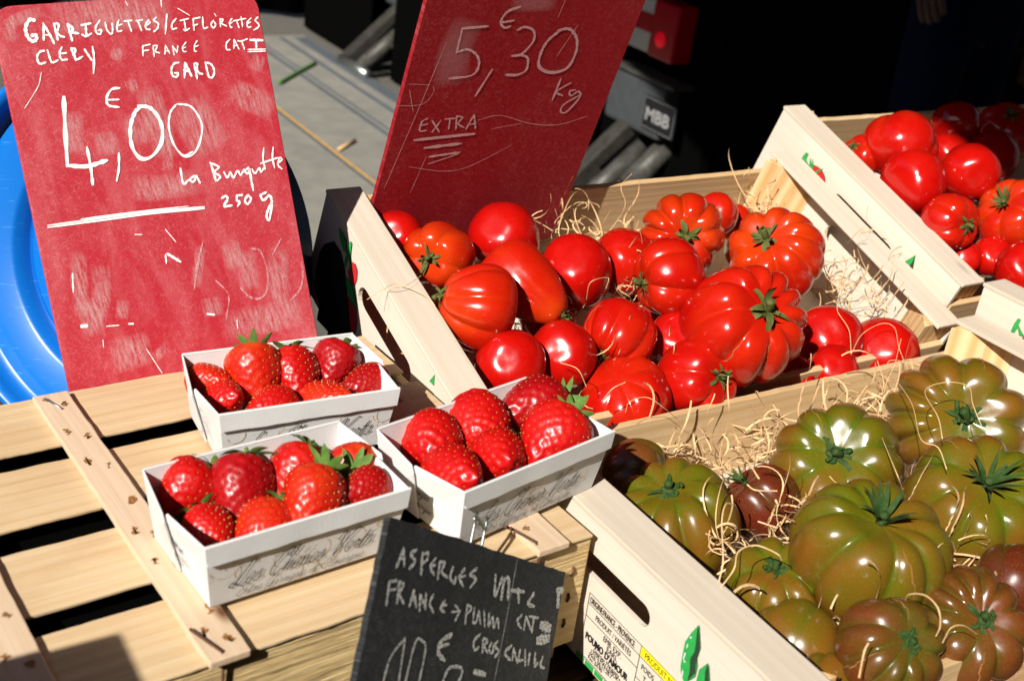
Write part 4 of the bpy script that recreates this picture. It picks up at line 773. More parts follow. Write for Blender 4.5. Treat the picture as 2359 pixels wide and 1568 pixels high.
# ------------------------------------------------------------------ strawberries
def berry_mesh(L, W, seed, flat=1.0, tip=0.0, nseed=120, lump=0.06):
    rs = random.Random(seed); nu, nv = 60, 44; ph = [rs.uniform(0, 6.28) for _ in range(4)]
    def prof(t): return (max(0.0, math.sin(math.pi * (0.02 + 0.98 * t ** (0.80 + tip)))) ** 0.62) * (1.06 - 0.34 * t)
    def pt(t, a):
        r = 0.5 * W * prof(t) * (1 + lump * math.sin(a + ph[0] + t) + lump * .7 * math.sin(2 * a + ph[1] - 2 * t) + 0.025 * math.sin(3 * a + ph[2] + 5 * t))
        return Vector((r * math.cos(a), r * math.sin(a) * flat, L * (0.5 - t) - 0.0 + 0.04 * L * math.exp(-((t / 0.1) ** 2)) * -1))
    V = np.array([pt(j / (nv - 1), 2 * math.pi * i / nu) for j in range(nv) for i in range(nu)])
    N = np.zeros_like(V)
    g = V.reshape(nv, nu, 3); du = np.roll(g, -1, 1) - np.roll(g, 1, 1); dv = np.gradient(g, axis=0); nn = np.cross(dv, du); l = np.linalg.norm(nn, axis=2, keepdims=True); l[l < 1e-12] = 1; nn = nn / l
    seeds = []; ga = math.pi * (3 - 5 ** .5)
    for k in range(nseed):
        z = 1 - 2 * (k + .5) / nseed; th = math.acos(z) / math.pi; t = 0.05 + 0.93 * th; a = k * ga + rs.uniform(-.06, .06); seeds.append((t, a % (2 * math.pi)))
    sp = np.array([pt(t, a) for t, a in seeds]); sig = 0.052 * W * math.sqrt(120 / nseed) * 1.15
    d = np.linalg.norm(V[:, None, :] - sp[None], axis=2); dep = np.exp(-(d / sig) ** 2).max(1)
    sgn = 1 if (nn.reshape(-1, 3) * V).sum() > 0 else -1
    V2 = V - sgn * nn.reshape(-1, 3) * (dep * 0.034 * W)[:, None]
    F = [(j * nu + i, j * nu + (i + 1) % nu, (j + 1) * nu + (i + 1) % nu, (j + 1) * nu + i) for j in range(nv - 1) for i in range(nu)]
    if sgn > 0: pass
    SV = []; SF = []
    for t, a in seeds:
        p = pt(t, a); e = 1e-3; tu = (pt(min(1, t + 1e-3), a) - pt(max(0, t - 1e-3), a)).normalized(); ta = (pt(t, a + e) - pt(t, a - e)).normalized(); n_ = ta.cross(tu)
        if n_.dot(p) < 0: n_ = -n_
        c = p - n_ * 0.012 * W; b = len(SV); lw, ww = 0.00058, 0.00034
        SV += [c + tu * lw, c + ta * ww, c - tu * lw, c - ta * ww, c + n_ * 0.0006, c - n_ * .0006]
        SF += [(b, b + 1, b + 4), (b + 1, b + 2, b + 4), (b + 2, b + 3, b + 4), (b + 3, b, b + 4)]
    return V2, F, SV, SF
def leaf_strip(base, d0, up, ln, wd, curl, th=0.0003, n=7, fold=0.25):
    """one pointed sepal starting at base, going along d0, bending by curl towards -up"""
    V = []; F = []; p = Vector(base); d = Vector(d0).normalized(); side = d.cross(up).normalized()
    for i in range(n + 1):
        t = i / n; ww = wd * 0.5 * (math.sin(math.pi * (0.18 + 0.82 * t)) ** 0.8) * (1.0 if i < n else 0.05); nrm = side.cross(d).normalized()
        V += [p - side * ww + nrm * ww * fold, p, p + side * ww + nrm * ww * fold]
        ax = side; d = Matrix.Rotation(-curl / n, 3, ax) @ d; p = p + d * ln / n
    for i in range(n):
        for j in range(2): a = i * 3 + j; F.append((a, a + 1, a + 4, a + 3))
    return V, F
def star_calyx(R, n, lift, ln, wd, curl, seed, stem=0.0, stem_r=0.0012, z=0.0, jit=0.25):
    rs = random.Random(seed); parts = []
    for k in range(n):
        a = 2 * math.pi * (k + rs.uniform(-jit, jit)) / n; d = Vector((math.cos(a) * math.cos(lift), math.sin(a) * math.cos(lift), math.sin(lift + rs.uniform(-.2, .2))))
        parts.append(leaf_strip(Vector((math.cos(a), math.sin(a), 0)) * R + Vector((0, 0, z)), d, Vector((0, 0, 1)), ln * rs.uniform(.75, 1.15), wd * rs.uniform(.8, 1.2), curl * rs.uniform(.4, 1.5)))
    if stem > 0:
        parts.append(tube([(0, 0, z - 0.001), (0, 0, z + stem * .5), (stem * .25, stem * .1, z + stem)], stem_r, 7))
    if R > 0.0006: parts.append(lathe([(0.0001, z + R * .6), (R * .8, z + R * .45), (R * 1.25, z), (R * 1.1, z - R * .4)], 10))
    return merge(parts)
def axis_frame(c, az, spin=0.0):
    az = Vector(az).normalized(); r = Vector((0.3, 0.5, 0.81)) if abs(az.z) < .9 else Vector((1, 0.2, 0)); x = r.cross(az).normalized(); y = az.cross(x)
    return frame(c, x * math.cos(spin) + y * math.sin(spin), y * math.cos(spin) - x * math.sin(spin), az)
def camdir(dx, dy, dz): return right * dx + down * dy + fwd * dz      # image right, image down, away from the camera
BERRIES = [  # px, py, height of centre, length px, width px, calyx direction (right, down, away), skin, flat, calyx, label
 (487, 878, .036, 108, 78, (-.8, -.1, .6), M_BERO, 1, 0, "orange red strawberry lying at the left end of the rear basket"),
 (589, 872, .036, 128, 118, (-.15, -.85, .5), M_BERO, 1, 2, "plump bright strawberry with upright leaves in the rear basket, in front of the board"),
 (680, 866, .036, 125, 98, (-.3, -.75, .6), M_BER, 1, 1, "strawberry with a scrap of straw stuck on it in the rear basket"),
 (770, 848, .036, 105, 94, (.25, -.8, .5), M_BERD, 1, 1, "dark strawberry at the back right of the rear basket"),
 (838, 888, .034, 104, 82, (.7, -.1, .7), M_BERD, 1, 0, "dark frosted strawberry at the right end of the rear basket"),
 (520, 922, .032, 104, 80, (-.6, .2, .75), M_BER, 1, 0, "small deep red strawberry at the front left of the rear basket"),
 (620, 944, .030, 125, 84, (.6, -.3, .7), M_BER, 1, 0, "half hidden strawberry at the front middle of the rear basket"),
 (752, 922, .032, 128, 88, (-.8, .2, .6), M_BERO, 1, 0, "orange topped strawberry behind the front rim of the rear basket"),
 (430, 1132, .034, 132, 122, (.55, -.55, .6), M_BER, 1, 1, "large glossy strawberry at the left end of the nearest basket"),
 (556, 1140, .036, 172, 122, (.03, -.9, .42), M_BERD, 1, 1, "long dark strawberry pointing down in the nearest basket"),
 (678, 1108, .036, 160, 124, (.35, -.8, .45), M_BER, 1, 1, "tall strawberry with wet highlights behind the middle of the nearest basket"),
 (722, 1152, .042, 150, 126, (.25, -.75, .6), M_BERO, 1, 2, "orange red strawberry with yellow seeds leaning forward in the nearest basket"),
 (812, 1074, .034, 118, 108, (.15, .05, -.95), M_BERO, 1, 3, "strawberry showing its open green calyx in the nearest basket"),
 (836, 1130, .040, 112, 90, (.55, -.1, .8), M_BERD, 1, 0, "dark frosted strawberry at the right end of the nearest basket"),
 (480, 1228, .030, 128, 100, (-.45, -.5, .6), M_BER, 1, 1, "low strawberry with a curled stalk in the front left corner of the nearest basket"),
 (604, 1222, .031, 144, 112, (.5, -.6, .6), M_BERO, 1, 1, "bright strawberry behind the lettered front of the nearest basket"),
 (992, 1026, .036, 134, 126, (-.25, -.3, .9), M_BER, 1, 0, "round strawberry at the left end of the right basket"),
 (1098, 985, .038, 150, 134, (-.4, -.4, .8), M_BER, 1, 0, "large smooth strawberry in the middle back of the right basket"),
 (1226, 940, .038, 150, 122, (.75, -.1, .6), M_BERD, 1, 2, "dark strawberry with green leaves at the far end of the right basket"),
 (1268, 1012, .042, 152, 130, (.5, -.6, .55), M_BER, 1, 2, "big seedy strawberry with a leafy top in the right basket"),
 (1150, 1058, .036, 134, 116, (-.3, .1, .95), M_BER, 1, 0, "lighter strawberry pointing at the camera in the right basket"),
 (1054, 1100, .036, 156, 118, (-.5, .1, .85), M_BER, 1, 0, "wide strawberry behind the front left rim of the right basket")]
for i, (px, py, h, L, W, ad, skin, fl, cal, lab) in enumerate(BERRIES):
    c = onz(px, py, h - 0.009); k = (c - CAM).dot(fwd) / FPX; L *= k * 1.24; W *= k * 1.36
    az = camdir(*ad).normalized()
    V, F, SV, SF = berry_mesh(L, W, 50 + i, 1.0, random.uniform(-.08, .12), nseed=int(120 + 30 * random.random()), lump=0.05 if i not in (0, 7, 17) else 0.10)
    o = mobj("strawberry", V, F, skin, None, axis_frame(c, az, i * 1.3), smooth=True); tag(o, lab, "strawberry", "strawberries in the white card baskets")
    mobj("seeds", SV, SF, M_SEED if skin is not M_BERD else (M_SEEDD if i in (3, 9) else M_SEED), o, Matrix.Identity(4))
    if cal:
        ln_, lift, cu = {1: (0.40, 0.25, 0.9), 2: (0.33, 0.6, 0.2), 3: (0.42, 0.2, 0.3)}[cal]
        v, f = star_calyx(0.0028, 8, lift, ln_ * W, 0.13 * W, cu, i, stem=0.008 if cal == 3 else 0.004, stem_r=0.0011 if cal != 3 else 0.0017, z=0.46 * L)
        mobj("calyx", v, f, M_LEAF, o, Matrix.Identity(4), smooth=True)

# ------------------------------------------------------------------ tomatoes
def tomato_mesh(R, ribs, depth, flat, seed, pear=0.0, long=1.0, dent=0.14, lump=0.04, eq=0.16):
    rs = random.Random(seed); nu = 150 if ribs >= 5 else 84; nv = 54
    warp = [(rs.uniform(.15, .34), rs.uniform(0, 6.28)), (rs.uniform(.04, .12), rs.uniform(0, 6.28))]
    lump_ph = [rs.uniform(0, 6.28) for _ in range(3)]; amp = [rs.uniform(.45, 1.45) for _ in range(max(1, ribs))]
    th = np.linspace(0.0, math.pi, nv)[:, None]; ph = np.linspace(0, 2 * math.pi, nu, endpoint=False)[None, :]
    pw = ph + warp[0][0] * np.sin(ph + warp[0][1]) + warp[1][0] * np.sin(2 * ph + warp[1][1])
    s = np.sin(th)
    tw = pw + 0.10 * np.sin(th * 1.3 + lump_ph[1])
    if ribs:
        u = (tw * ribs / (2 * math.pi)); fr = u - np.floor(u); idx = (np.floor(u).astype(int) % ribs); am = np.array(amp)[idx]
        gro = 1 - np.sin(math.pi * fr)          # 1 in the furrow
        # blend amplitudes of the two ribs that meet in a furrow
        am2 = np.array(amp)[(idx + 1) % ribs]; am0 = np.array(amp)[(idx - 1) % ribs]; am = np.where(fr > .5, am * (1.5 - fr) + am2 * (fr - .5), am * (.5 + fr) + am0 * (.5 - fr))
        wgt = (eq + (1.11 - eq) * np.cos(th / 2) ** (3.2 - 2 * eq)) * np.clip(s * 2.2, 0, 1)
        fac = 1 - 1.25 * depth * am * wgt * gro ** (1.9 - 1.0 * eq)
        cov = np.clip(gro ** 3, 0, 1) * wgt
    else: fac = 1 + 0 * pw; cov = 0 * pw * th
    lm = 1 + lump * np.sin(ph + lump_ph[0]) * s + lump * .7 * np.sin(2 * ph + lump_ph[2] + th)
    rad = R * (s ** 0.86) * fac * lm * (1 - pear * np.cos(th) * 0.55 - pear * .12 * np.cos(2 * th))
    z = R * flat * long * np.cos(th) * (1 + 0.12 * np.sin(th) ** 2)
    dn = dent * R * (np.exp(-(th / 0.42) ** 2)) + 0.04 * R * -np.exp(-((math.pi - th) / 0.35) ** 2)
    shoulder = 0.05 * R * (1 - np.clip(gro if ribs else 0, 0, 1)) * np.exp(-((th - .7) / .4) ** 2) if ribs else 0
    z = z - dn + shoulder * (0 * ph + 1)
    V = np.stack([rad * np.cos(ph + 0 * th), rad * np.sin(ph + 0 * th), z + 0 * ph], 2).reshape(-1, 3)
    so = Vector((seed * 1.37, seed * 0.71, seed * 2.3)); la = 0.055 if ribs < 5 else 0.04
    for q_ in range(len(V)):
        p_ = Vector(V[q_]) / R; V[q_] *= 1 + la * (noise.noise(p_ * 0.9 + so) + 0.45 * noise.noise(p_ * 2.1 + so))
    F = [(j * nu + i, (j + 1) * nu + i, (j + 1) * nu + (i + 1) % nu, j * nu + (i + 1) % nu) for j in range(nv - 1) for i in range(nu)]
    top = (flat * long - dent) * R
    return V, F, np.clip(cov + 0 * ph, 0, 1).reshape(-1).tolist(), top
def twist_calyx(R, kind, seed):
    rs = random.Random(seed)
    if kind == 1:     # dry twisted star with a stub
        v, f = merge([star_calyx(R * .07, 6, 0.9, R * .42, R * .09, 2.3, seed, stem=R * .26, stem_r=R * .07, z=R * .05, jit=.6), star_calyx(R * .05, 4, 0.35, R * .42, R * .08, -1.4, seed + 5, z=R * .07, jit=.7), star_calyx(R * .04, 3, 1.2, R * .34, R * .09, 2.6, seed + 9, z=R * .08, jit=.7)])
    elif kind == 2:   # tall fresh sepals standing up
        v, f = merge([star_calyx(R * .07, 7, 1.0, R * .50, R * .075, 0.1, seed, stem=R * .14, stem_r=R * .06, z=R * .05, jit=.6), star_calyx(R * .05, 6, 1.15, R * .46, R * .07, 0.7, seed + 3, z=R * .06, jit=.6)])
    elif kind == 3:   # thick knotted stalk with limp sepals
        p = []
        for k in range(7):
            a = rs.uniform(0, 6.28); q = [Vector((math.cos(a) * R * .05, math.sin(a) * R * .05, -R * .02))]; d = Vector((math.cos(a), math.sin(a), rs.uniform(.6, 1.4))).normalized()
            for m in range(4):
                q.append(q[-1] + d * R * rs.uniform(.05, .085)); d = (d + Vector((rs.uniform(-1, 1), rs.uniform(-1, 1), rs.uniform(-.9, .3)))).normalized()
            p.append(tube(q, R * rs.uniform(.028, .055), 7, taper=rs.uniform(.5, .9)))
        p.append(tube([(0, 0, -R * .05), (R * rs.uniform(-.05, .05), 0, R * .1), (R * rs.uniform(-.1, .1), R * rs.uniform(-.1, .1), R * .22)], R * .065, 8))
        p.append(star_calyx(R * .08, 6, .75, R * .30, R * .075, 2.0, seed, z=R * .03, jit=.7)); v, f = merge(p)
    else:             # corky blossom scar
        v, f = lathe([(0.0001, R * .01), (R * .03, R * .012), (R * .055, 0.0), (R * .05, -R * .02)], 9)
    return v, f
def tomato(px, py, dn, r, stem, ribs, depth, flat, mat, lab, Mc, kind=1, cmat=None, grp=None, pear=0, long=1, dent=.14, axis=None, lump=.04, i=[0]):
    i[0] += 1; N = Vector(Mc.col[2][:3]); P0 = Vector(Mc.col[3][:3]) + N * dn
    c = hit(px, py, P0, N); k = (c - CAM).dot(fwd) / FPX; R = r * k
    v = (c - CAM).normalized()
    if axis is not None: az = camdir(*axis).normalized()
    else:
        ex = (right - v * right.dot(v)).normalized(); ey = v.cross(ex)
        if ey.dot(down) < 0: ey = -ey
        q = max(0.52, flat - max(dent, 0)); uu, ww = (stem[0] - px) / r / q, (stem[1] - py) / r / q; m = math.hypot(uu, ww)
        if m > .93: uu, ww = uu / m * .93, ww / m * .93
        az = ex * uu + ey * ww - v * math.sqrt(max(0, 1 - uu * uu - ww * ww))
    V, F, cov, top = tomato_mesh(R, ribs, depth, flat, 300 + i[0], pear, long, dent, lump, 0.38 if mat in (M_GRN, M_BRN, M_WINE) else 0.24)
    # flattened fruit shift so that the middle of the fruit sits at c
    o = mobj("tomato", V, F, mat, None, axis_frame(c, az, i[0] * 0.77), smooth=True, alpha=cov); tag(o, lab, "tomato", grp)
    if ribs >= 8 and kind:
        nu = 150; rs = random.Random(i[0] * 7); parts = []
        for q_ in range(2):
            c0_ = rs.randrange(nu); vv = []; ff = []; j0, j1 = rs.randint(7, 12), rs.randint(22, 36)
            for j in range(j0, j1):
                cc = (c0_ + int(round(0.7 * math.sin(j * .35 + q_)))) % nu; a_ = Vector(V[j * nu + cc]); b_ = Vector(V[j * nu + (cc + 1) % nu]); d_ = (b_ - a_).normalized(); nn_ = a_.normalized() * 0.0005
                wv = 0.0003 * (0.3 + math.sin(math.pi * (j - j0) / (j1 - j0))) * rs.uniform(.6, 1.4); vv += [a_ - d_ * wv + nn_, a_ + d_ * wv + nn_]
            for m_ in range(len(vv) // 2 - 1): ff.append((2 * m_, 2 * m_ + 1, 2 * m_ + 3, 2 * m_ + 2))
            mobj("growth_crack", vv, ff, M_CRACK, o, Matrix.Identity(4))
    if kind:
        cv, cf = twist_calyx(R, kind, i[0]); mobj("blossom_scar" if kind == 4 else "calyx", cv, cf, cmat or (M_SCAR if kind == 4 else M_CALYX), o, T(0, 0, top - 0.0005), smooth=True)
    return o
GA, GB, GC = "ribbed red tomatoes in the tilted crate", "red tomatoes in the right rear crate", "green and brown tomatoes in the front crate"
TOMS = [
 (1008, 592, -.018, 82, (990, 596), 5, .13, .86, M_TOMO, "orange red tomato with a dried calyx next to the dark board's left corner", M1, 1),
 (1160, 548, -.015, 82, None, 0, 0, .95, M_TOMR, "smooth red tomato right against the foot of the dark board", M1, 0, None, None, 0, 1, .1, (.2, .3, .9)),
 (1098, 704, .000, 98, None, 8, .13, .9, M_TOMO, "heart shaped tomato lying with its stalk to the left, beside the crate rail", M1, 3, M_CALYX, None, .42, 1.02, .06, (-.93, -.22, -.25)),
 (1212, 660, -.004, 74, None, 4, .07, .95, M_TOMO, "long pear shaped tomato with its stalk pointing down right", M1, 1, M_CALYX, None, .58, 1.66, .06, (.72, .58, -.36)),
 (1326, 625, -.020, 84, None, 0, 0, 1.0, M_TOMR, "smooth tomato with a thin brown scar between the pear tomato and the straw", M1, 0, None, None, 0, 1, .08, (.2, .5, .8)),
 (1438, 602, -.022, 80, None, 5, .08, .9, M_TOM, "broad ribbed tomato partly behind the upright one", M1, 0, None, None, 0, 1, .1, (.9, .2, .3)),
 (1572, 540, -.004, 101, (1578, 545), 10, .20, .76, M_TOMO, "deeply ribbed orange tomato at the back, stalk facing the camera", M1, 1, None, None, 0, 1, .16),
 (1650, 492, -.022, 50, None, 0, 0, .9, M_TOMO, "small tomato hidden behind the orange ribbed one", M1, 0, None, None, 0, 1, .1, (.3, .3, .8)),
 (1541, 643, .006, 92, None, 5, .17, .80, M_TOM, "upright tomato standing on edge with its stalk at the left", M1, 1, None, None, 0, 1, .12, (-.90, .1, -.3)),
 (1782, 585, -.006, 113, (1766, 552), 9, .17, .78, M_TOMO, "large ribbed orange red tomato at the back right", M1, 1, None, None, 0, 1, .16),
 (1712, 748, .012, 146, (1758, 716), 10, .19, .82, M_TOM, "biggest red ribbed tomato at the centre of the tilted crate", M1, 1, None, None, 0, 1, .15),
 (1604, 868, -.020, 95, (1652, 868), 5, .15, .9, M_TOM, "lobed tomato with a drooping stalk just above the front board", M1, 1, None, None, 0, 1, .12),
 (1424, 768, -.012, 88, (1388, 818), 8, .12, .85, M_TOM, "ribbed tomato with a withered calyx in the middle of the crate", M1, 1, None, None, 0, 1, .1),
 (1176, 836, -.020, 82, None, 0, 0, .92, M_TOMR, "smooth tomato with a bright glint, nearest the left rail", M1, 0, None, None, 0, 1, .06, (.1, .2, .9)),
 (1298, 818, -.022, 80, None, 0, 0, .95, M_TOMR, "smooth shaded tomato with a straw strand, behind the right basket", M1, 0, None, None, 0, 1, .06, (.2, .1, .9)),
 (1442, 918, -.034, 108, (1424, 876), 7, .05, .72, M_TOM, "flat tomato showing its corky blossom scar above the right basket", M1, 4, M_SCAR, None, 0, 1, -.02),
 (1560, 786, -.024, 72, None, 0, 0, .95, M_TOMR, "tomato deep in the gap under the biggest one", M1, 0, None, None, 0, 1, .06, (.1, .3, .9)),
 (1908, 776, -.034, 78, None, 0, 0, .95, M_TOMR, "smooth tomato wrapped in straw by the crate's right side", M1, 0, None, None, 0, 1, .06, (.2, .2, .9)),
 (2036, 808, -.034, 79, None, 0, 0, .92, M_TOMR, "smooth tomato in the crate's front right corner with straw across it", M1, 0, None, None, 0, 1, .06, (.3, .3, .9)),
 (1918, 855, -.036, 60, None, 0, 0, .95, M_TOMR, "smooth tomato peeping over the front board, right of the biggest one", M1, 0, None, None, 0, 1, .06, (.1, .2, .9)),
 (1828, 866, -.044, 50, None, 0, 0, .95, M_TOMR, "little dark tomato tucked under the biggest one by the front board", M1, 0, None, None, 0, 1, .06, (.1, .2, .9)),
 (915, 545, -.028, 62, None, 0, 0, .95, M_TOMR, "tomato in shadow between the left rail and the dark board", M1, 0, None, None, 0, 1, .06, (.1, .2, .9)),
 (1690, 512, -.040, 42, None, 0, 0, .95, M_TOMO, "small tomato deep at the back between the two ribbed ones", M1, 0, None, None, 0, 1, .06, (.1, .2, .9)),
 (1650, 880, -.05, 46, None, 0, 0, .95, M_TOMR, "tomato deep behind the front board under the lobed one", M1, 0, None, None, 0, 1, .06, (.1, .2, .9)),
 (1030, 760, -.052, 70, None, 0, 0, .95, M_TOMR, "tomato deep in the shade of the left rail", M1, 0, None, None, 0, 1, .06, (.1, .2, .9)),
 (1262, 748, -.052, 66, None, 0, 0, .95, M_TOMR, "tomato in deep shade under the long pear shaped one", M1, 0, None, None, 0, 1, .06, (.1, .2, .9)),
 (1500, 690, -.055, 60, None, 0, 0, .95, M_TOMR, "tomato low in the straw left of the upright one", M1, 0, None, None, 0, 1, .06, (.1, .2, .9)),
 # right rear crate
 (2075, 335, .012, 84, None, 4, .12, .82, M_TOM, "three lobed tomato at the back left of the rear crate, sun on its front", M2, 0, None, GB, 0, 1, .1, (.25, -.75, .5)),
 (2102, 420, .004, 76, None, 4, .07, .85, M_TOMR, "two lobed tomato resting on the rear crate's rail", M2, 0, None, GB, 0, 1, .06, (.8, -.1, .6)),
 (2236, 396, .022, 68, None, 0, 0, .95, M_TOMR, "round shiny tomato at the edge of the shade in the rear crate", M2, 0, None, GB, 0, 1, .06, (.1, -.3, .9)),
 (2186, 514, .002, 68, (2222, 518), 5, .08, .84, M_TOM, "tomato with a drooping dried stalk beside the rear crate's rail", M2, 1, None, GB, 0, 1, .12),
 (2334, 496, .014, 86, (2314, 470), 7, .09, .82, M_TOMO, "orange tomato with a star calyx cut by the right edge of the photo", M2, 2, M_CALYX, GB, 0, 1, .14),
 (1985, 360, -.012, 50, (1968, 340), 4, .07, .85, M_TOMO, "small orange tomato with a green calyx in the rear crate's back corner", M2, 1, None, GB, 0, 1, .12),
 (2202, 290, .014, 58, None, 4, .10, .82, M_TOMR, "shaded lobed tomato at the rear crate's back board", M2, 0, None, GB, 0, 1, .1, (.2, -.7, .6)),
 (2312, 300, .012, 66, (2324, 268), 5, .07, .85, M_TOMR, "shaded tomato with a black looking stalk at the far right", M2, 1, None, GB, 0, 1, .1),
 (2188, 352, -.004, 46, None, 0, 0, .95, M_TOMR, "half shaded tomato between the lobed one and the round one", M2, 0, None, GB, 0, 1, .06, (.1, .2, .9)),
 (2282, 368, .004, 62, None, 0, 0, .98, M_TOMR, "shaded oval tomato behind the round shiny one", M2, 0, None, GB, 0, 1, .06, (.1, .2, .9)),
 (2282, 592, -.018, 48, None, 0, 0, .95, M_TOMR, "tomato low between the stalked one and the front rail of the rear crate", M2, 0, None, GB, 0, 1, .06, (.1, .2, .9)),
 (2356, 622, .0, 68, None, 0, 0, .92, M_TOMR, "big smooth tomato above the stapled corner at the right edge", M2, 0, None, GB, 0, 1, .06, (.1, .2, .9)),
 (2222, 596, -.024, 40, None, 0, 0, .95, M_TOMR, "tomato sliver against the inside of the rear crate's rail", M2, 0, None, GB, 0, 1, .06, (.1, .2, .9)),
 (2258, 520, -.03, 46, None, 0, 0, .95, M_TOMR, "tomato deep in the gap left of the orange star calyx one", M2, 0, None, GB, 0, 1, .06, (.1, .2, .9)),
 # front crate
 (1562, 1200, -.046, 150, (1545, 1132), 9, .16, .80, M_GRN, "green tomato half in the basket's shadow by the left rail", M4, 3, M_CALYXG, GC, 0, 1, .16),
 (1756, 1158, -.040, 90, (1718, 1112), 6, .13, .86, M_WINE, "small wine red tomato with spiky calyx between green ones", M4, 2, M_CALYXG, GC, 0, 1, .14),
 (1928, 1068, -.020, 150, (1930, 1046), 8, .15, .74, M_GRN, "large olive tomato at the back with a dark stalk and straw scraps", M4, 3, M_CALYXG, GC, 0, 1, .17),
 (2208, 970, -.012, 158, (2222, 962), 10, .18, .74, M_GRN, "big green tomato with a thick coiled stalk at the back right", M4, 3, M_CALYXG, GC, 0, 1, .17),
 (2238, 1165, -.010, 166, (2270, 1118), 9, .16, .80, M_GRN, "wide green and brown tomato with looped sepals at the right", M4, 2, M_CALYXG, GC, 0, 1, .16),
 (1993, 1278, -.004, 180, (2030, 1205), 10, .16, .80, M_GRN, "largest olive tomato with tall pointed sepals at the crate's centre", M4, 2, M_CALYXG, GC, 0, 1, .16),
 (1788, 1364, -.038, 126, (1788, 1312), 8, .14, .80, M_GRN, "olive tomato with a snapped stalk beside the front left rail", M4, 3, M_CALYXG, GC, 0, 1, .15),
 (2330, 1340, -.016, 90, None, 5, .09, .9, M_WINE, "reddish brown tomato cut by the right edge of the photo", M4, 0, None, GC, 0, 1, .1, (.4, -.6, .5)),
 (2236, 1436, -.018, 136, (2262, 1428), 10, .17, .66, M_BRN, "flat brown tomato with a round green stalk and corky star by the front board", M4, 3, M_CALYXG, GC, 0, 1, .12),
 (2052, 1492, -.014, 124, (2092, 1478), 8, .15, .80, M_BRN, "brown tomato with a twisted green stalk at the bottom of the photo", M4, 3, M_CALYXG, GC, 0, 1, .14),
 (1830, 1494, -.046, 112, None, 6, .07, .85, M_GRN, "smooth olive tomato mostly in the shade of the front left rail", M4, 0, None, GC, 0, 1, .1, (.5, -.3, .6)),
 (1470, 1108, -.050, 96, (1540, 1095), 7, .13, .8, M_BRN, "dark tomato fully in the basket's shadow at the back left", M4, 3, M_CALYXG, GC, 0, 1, .14),
 (2330, 1110, -.045, 70, None, 6, .10, .85, M_BRN, "brown tomato deep between the two big ones at the right edge", M4, 0, None, GC, 0, 1, .1, (.3, -.6, .5)),
 (1905, 1590, -.045, 90, None, 6, .08, .85, M_GRN, "green tomato behind the front left corner post", M4, 0, None, GC, 0, 1, .1, (.3, -.6, .5)),
]
for t in TOMS:
    t = list(t)
    if len(t) < 14: t += [None] * (14 - len(t))
    kw = {}
    px, py, dn, r, stem, ribs, depth, flat, mat, lab, Mc, kind = t[:12]; cm = t[12]; gp = t[13] or GA
    ex = t[14:]; names = ('pear', 'long', 'dent', 'axis'); kw = {n: e for n, e in zip(names, ex)}
    tomato(px, py, dn, r, stem, ribs, depth, flat, mat, lab, Mc, kind, cm, gp, **kw)

tomato(2368, 1592, -.085, 84, None, 0, 0, .92, M_TOMR, "blurred red tomato on the table in front of the green tomato crate, bottom right corner", M4, 0, None, "red tomatoes on the table", 0, 1, .06, (.1, -.5, .8))
M_BOX = simple("brown_cardboard", (0.42, 0.29, 0.17), 0.8, 0.2, nscale=30)
bx = empty("shadow_box", T(-0.31, 0.17, TZ), "unseen box added to cast a shadow, left of the slatted crate", "box")  # out-of-view box added only to shadow the slatted crate's left corner
bmobj("carton", box_bm(0.30, 0.29, 0.37, 0.003), M_BOX, bx, T(0, 0, 0.185)); bmobj("tape", box_bm(0.302, 0.05, 0.0006, 0), simple("packing_tape", (0.5, 0.38, 0.2), 0.3), bx, T(0, 0, 0.3705))
# ------------------------------------------------------------------ wood wool packing
def curl(p, d, ln, wd, rs, N, amp=1.0):
    """one thin curly shaving as a strip"""
    n = 16; V = []; F = []; p = Vector(p); d = Vector(d).normalized(); k1 = rs.choice((-1, 1)) * rs.uniform(1.5, 7); k2 = rs.uniform(-2.4, 2.4) * amp; tw = rs.uniform(-2, 2); ph = rs.uniform(0, 6.28)
    for i in range(n + 1):
        t = i / n; side = d.cross(N); 
        if side.length < .1: side = d.orthogonal()
        side.normalize(); nn = side.cross(d); a = ph * .3 + tw * t; s = side * math.cos(a) + nn * math.sin(a)
        V += [p - s * wd / 2, p + s * wd / 2]
        d = (Matrix.Rotation(k1 * (1 + .8 * math.sin(5 * t + ph)) / n, 3, N) @ Matrix.Rotation(k2 * math.cos(4 * t + ph) * 2.2 / n, 3, side) @ d).normalized(); p = p + d * ln / n
    for i in range(n): F.append((2 * i, 2 * i + 1, 2 * i + 3, 2 * i + 2))
    return V, F
def wool(name, Mc, spots, bed, seed, label):
    rs = random.Random(seed); parts = []; N = Vector(Mc.col[2][:3])
    x0, x1, y0, y1, zb, cnt = bed
    for k in range(cnt):
        p = Mc @ Vector((rs.uniform(x0, x1), rs.uniform(y0, y1), zb + rs.uniform(-.008, .012))); a = rs.uniform(0, 6.28); d = (Mc.to_3x3() @ Vector((math.cos(a), math.sin(a), rs.uniform(-.1, .3))))
        parts.append(curl(p, d, rs.uniform(.03, .08), rs.uniform(.0008, .002), rs, N))
    for px, py, dn, sp, n, lift in spots:
        for k in range(n):
            q = hit(px + rs.gauss(0, sp), py + rs.gauss(0, sp), Vector(Mc.col[3][:3]) + N * dn, N) + N * rs.uniform(-.006, .006); a = rs.uniform(0, 6.28)
            d = (Mc.to_3x3() @ Vector((math.cos(a), math.sin(a), rs.uniform(-.2, lift)))); parts.append(curl(q, d, rs.uniform(.03, .08), rs.uniform(.0007, .0015), rs, N))
    V, F = merge(parts); o = mobj(name, V, F, M_STRAW); return tag(o, label, "packing", None, 'stuff')
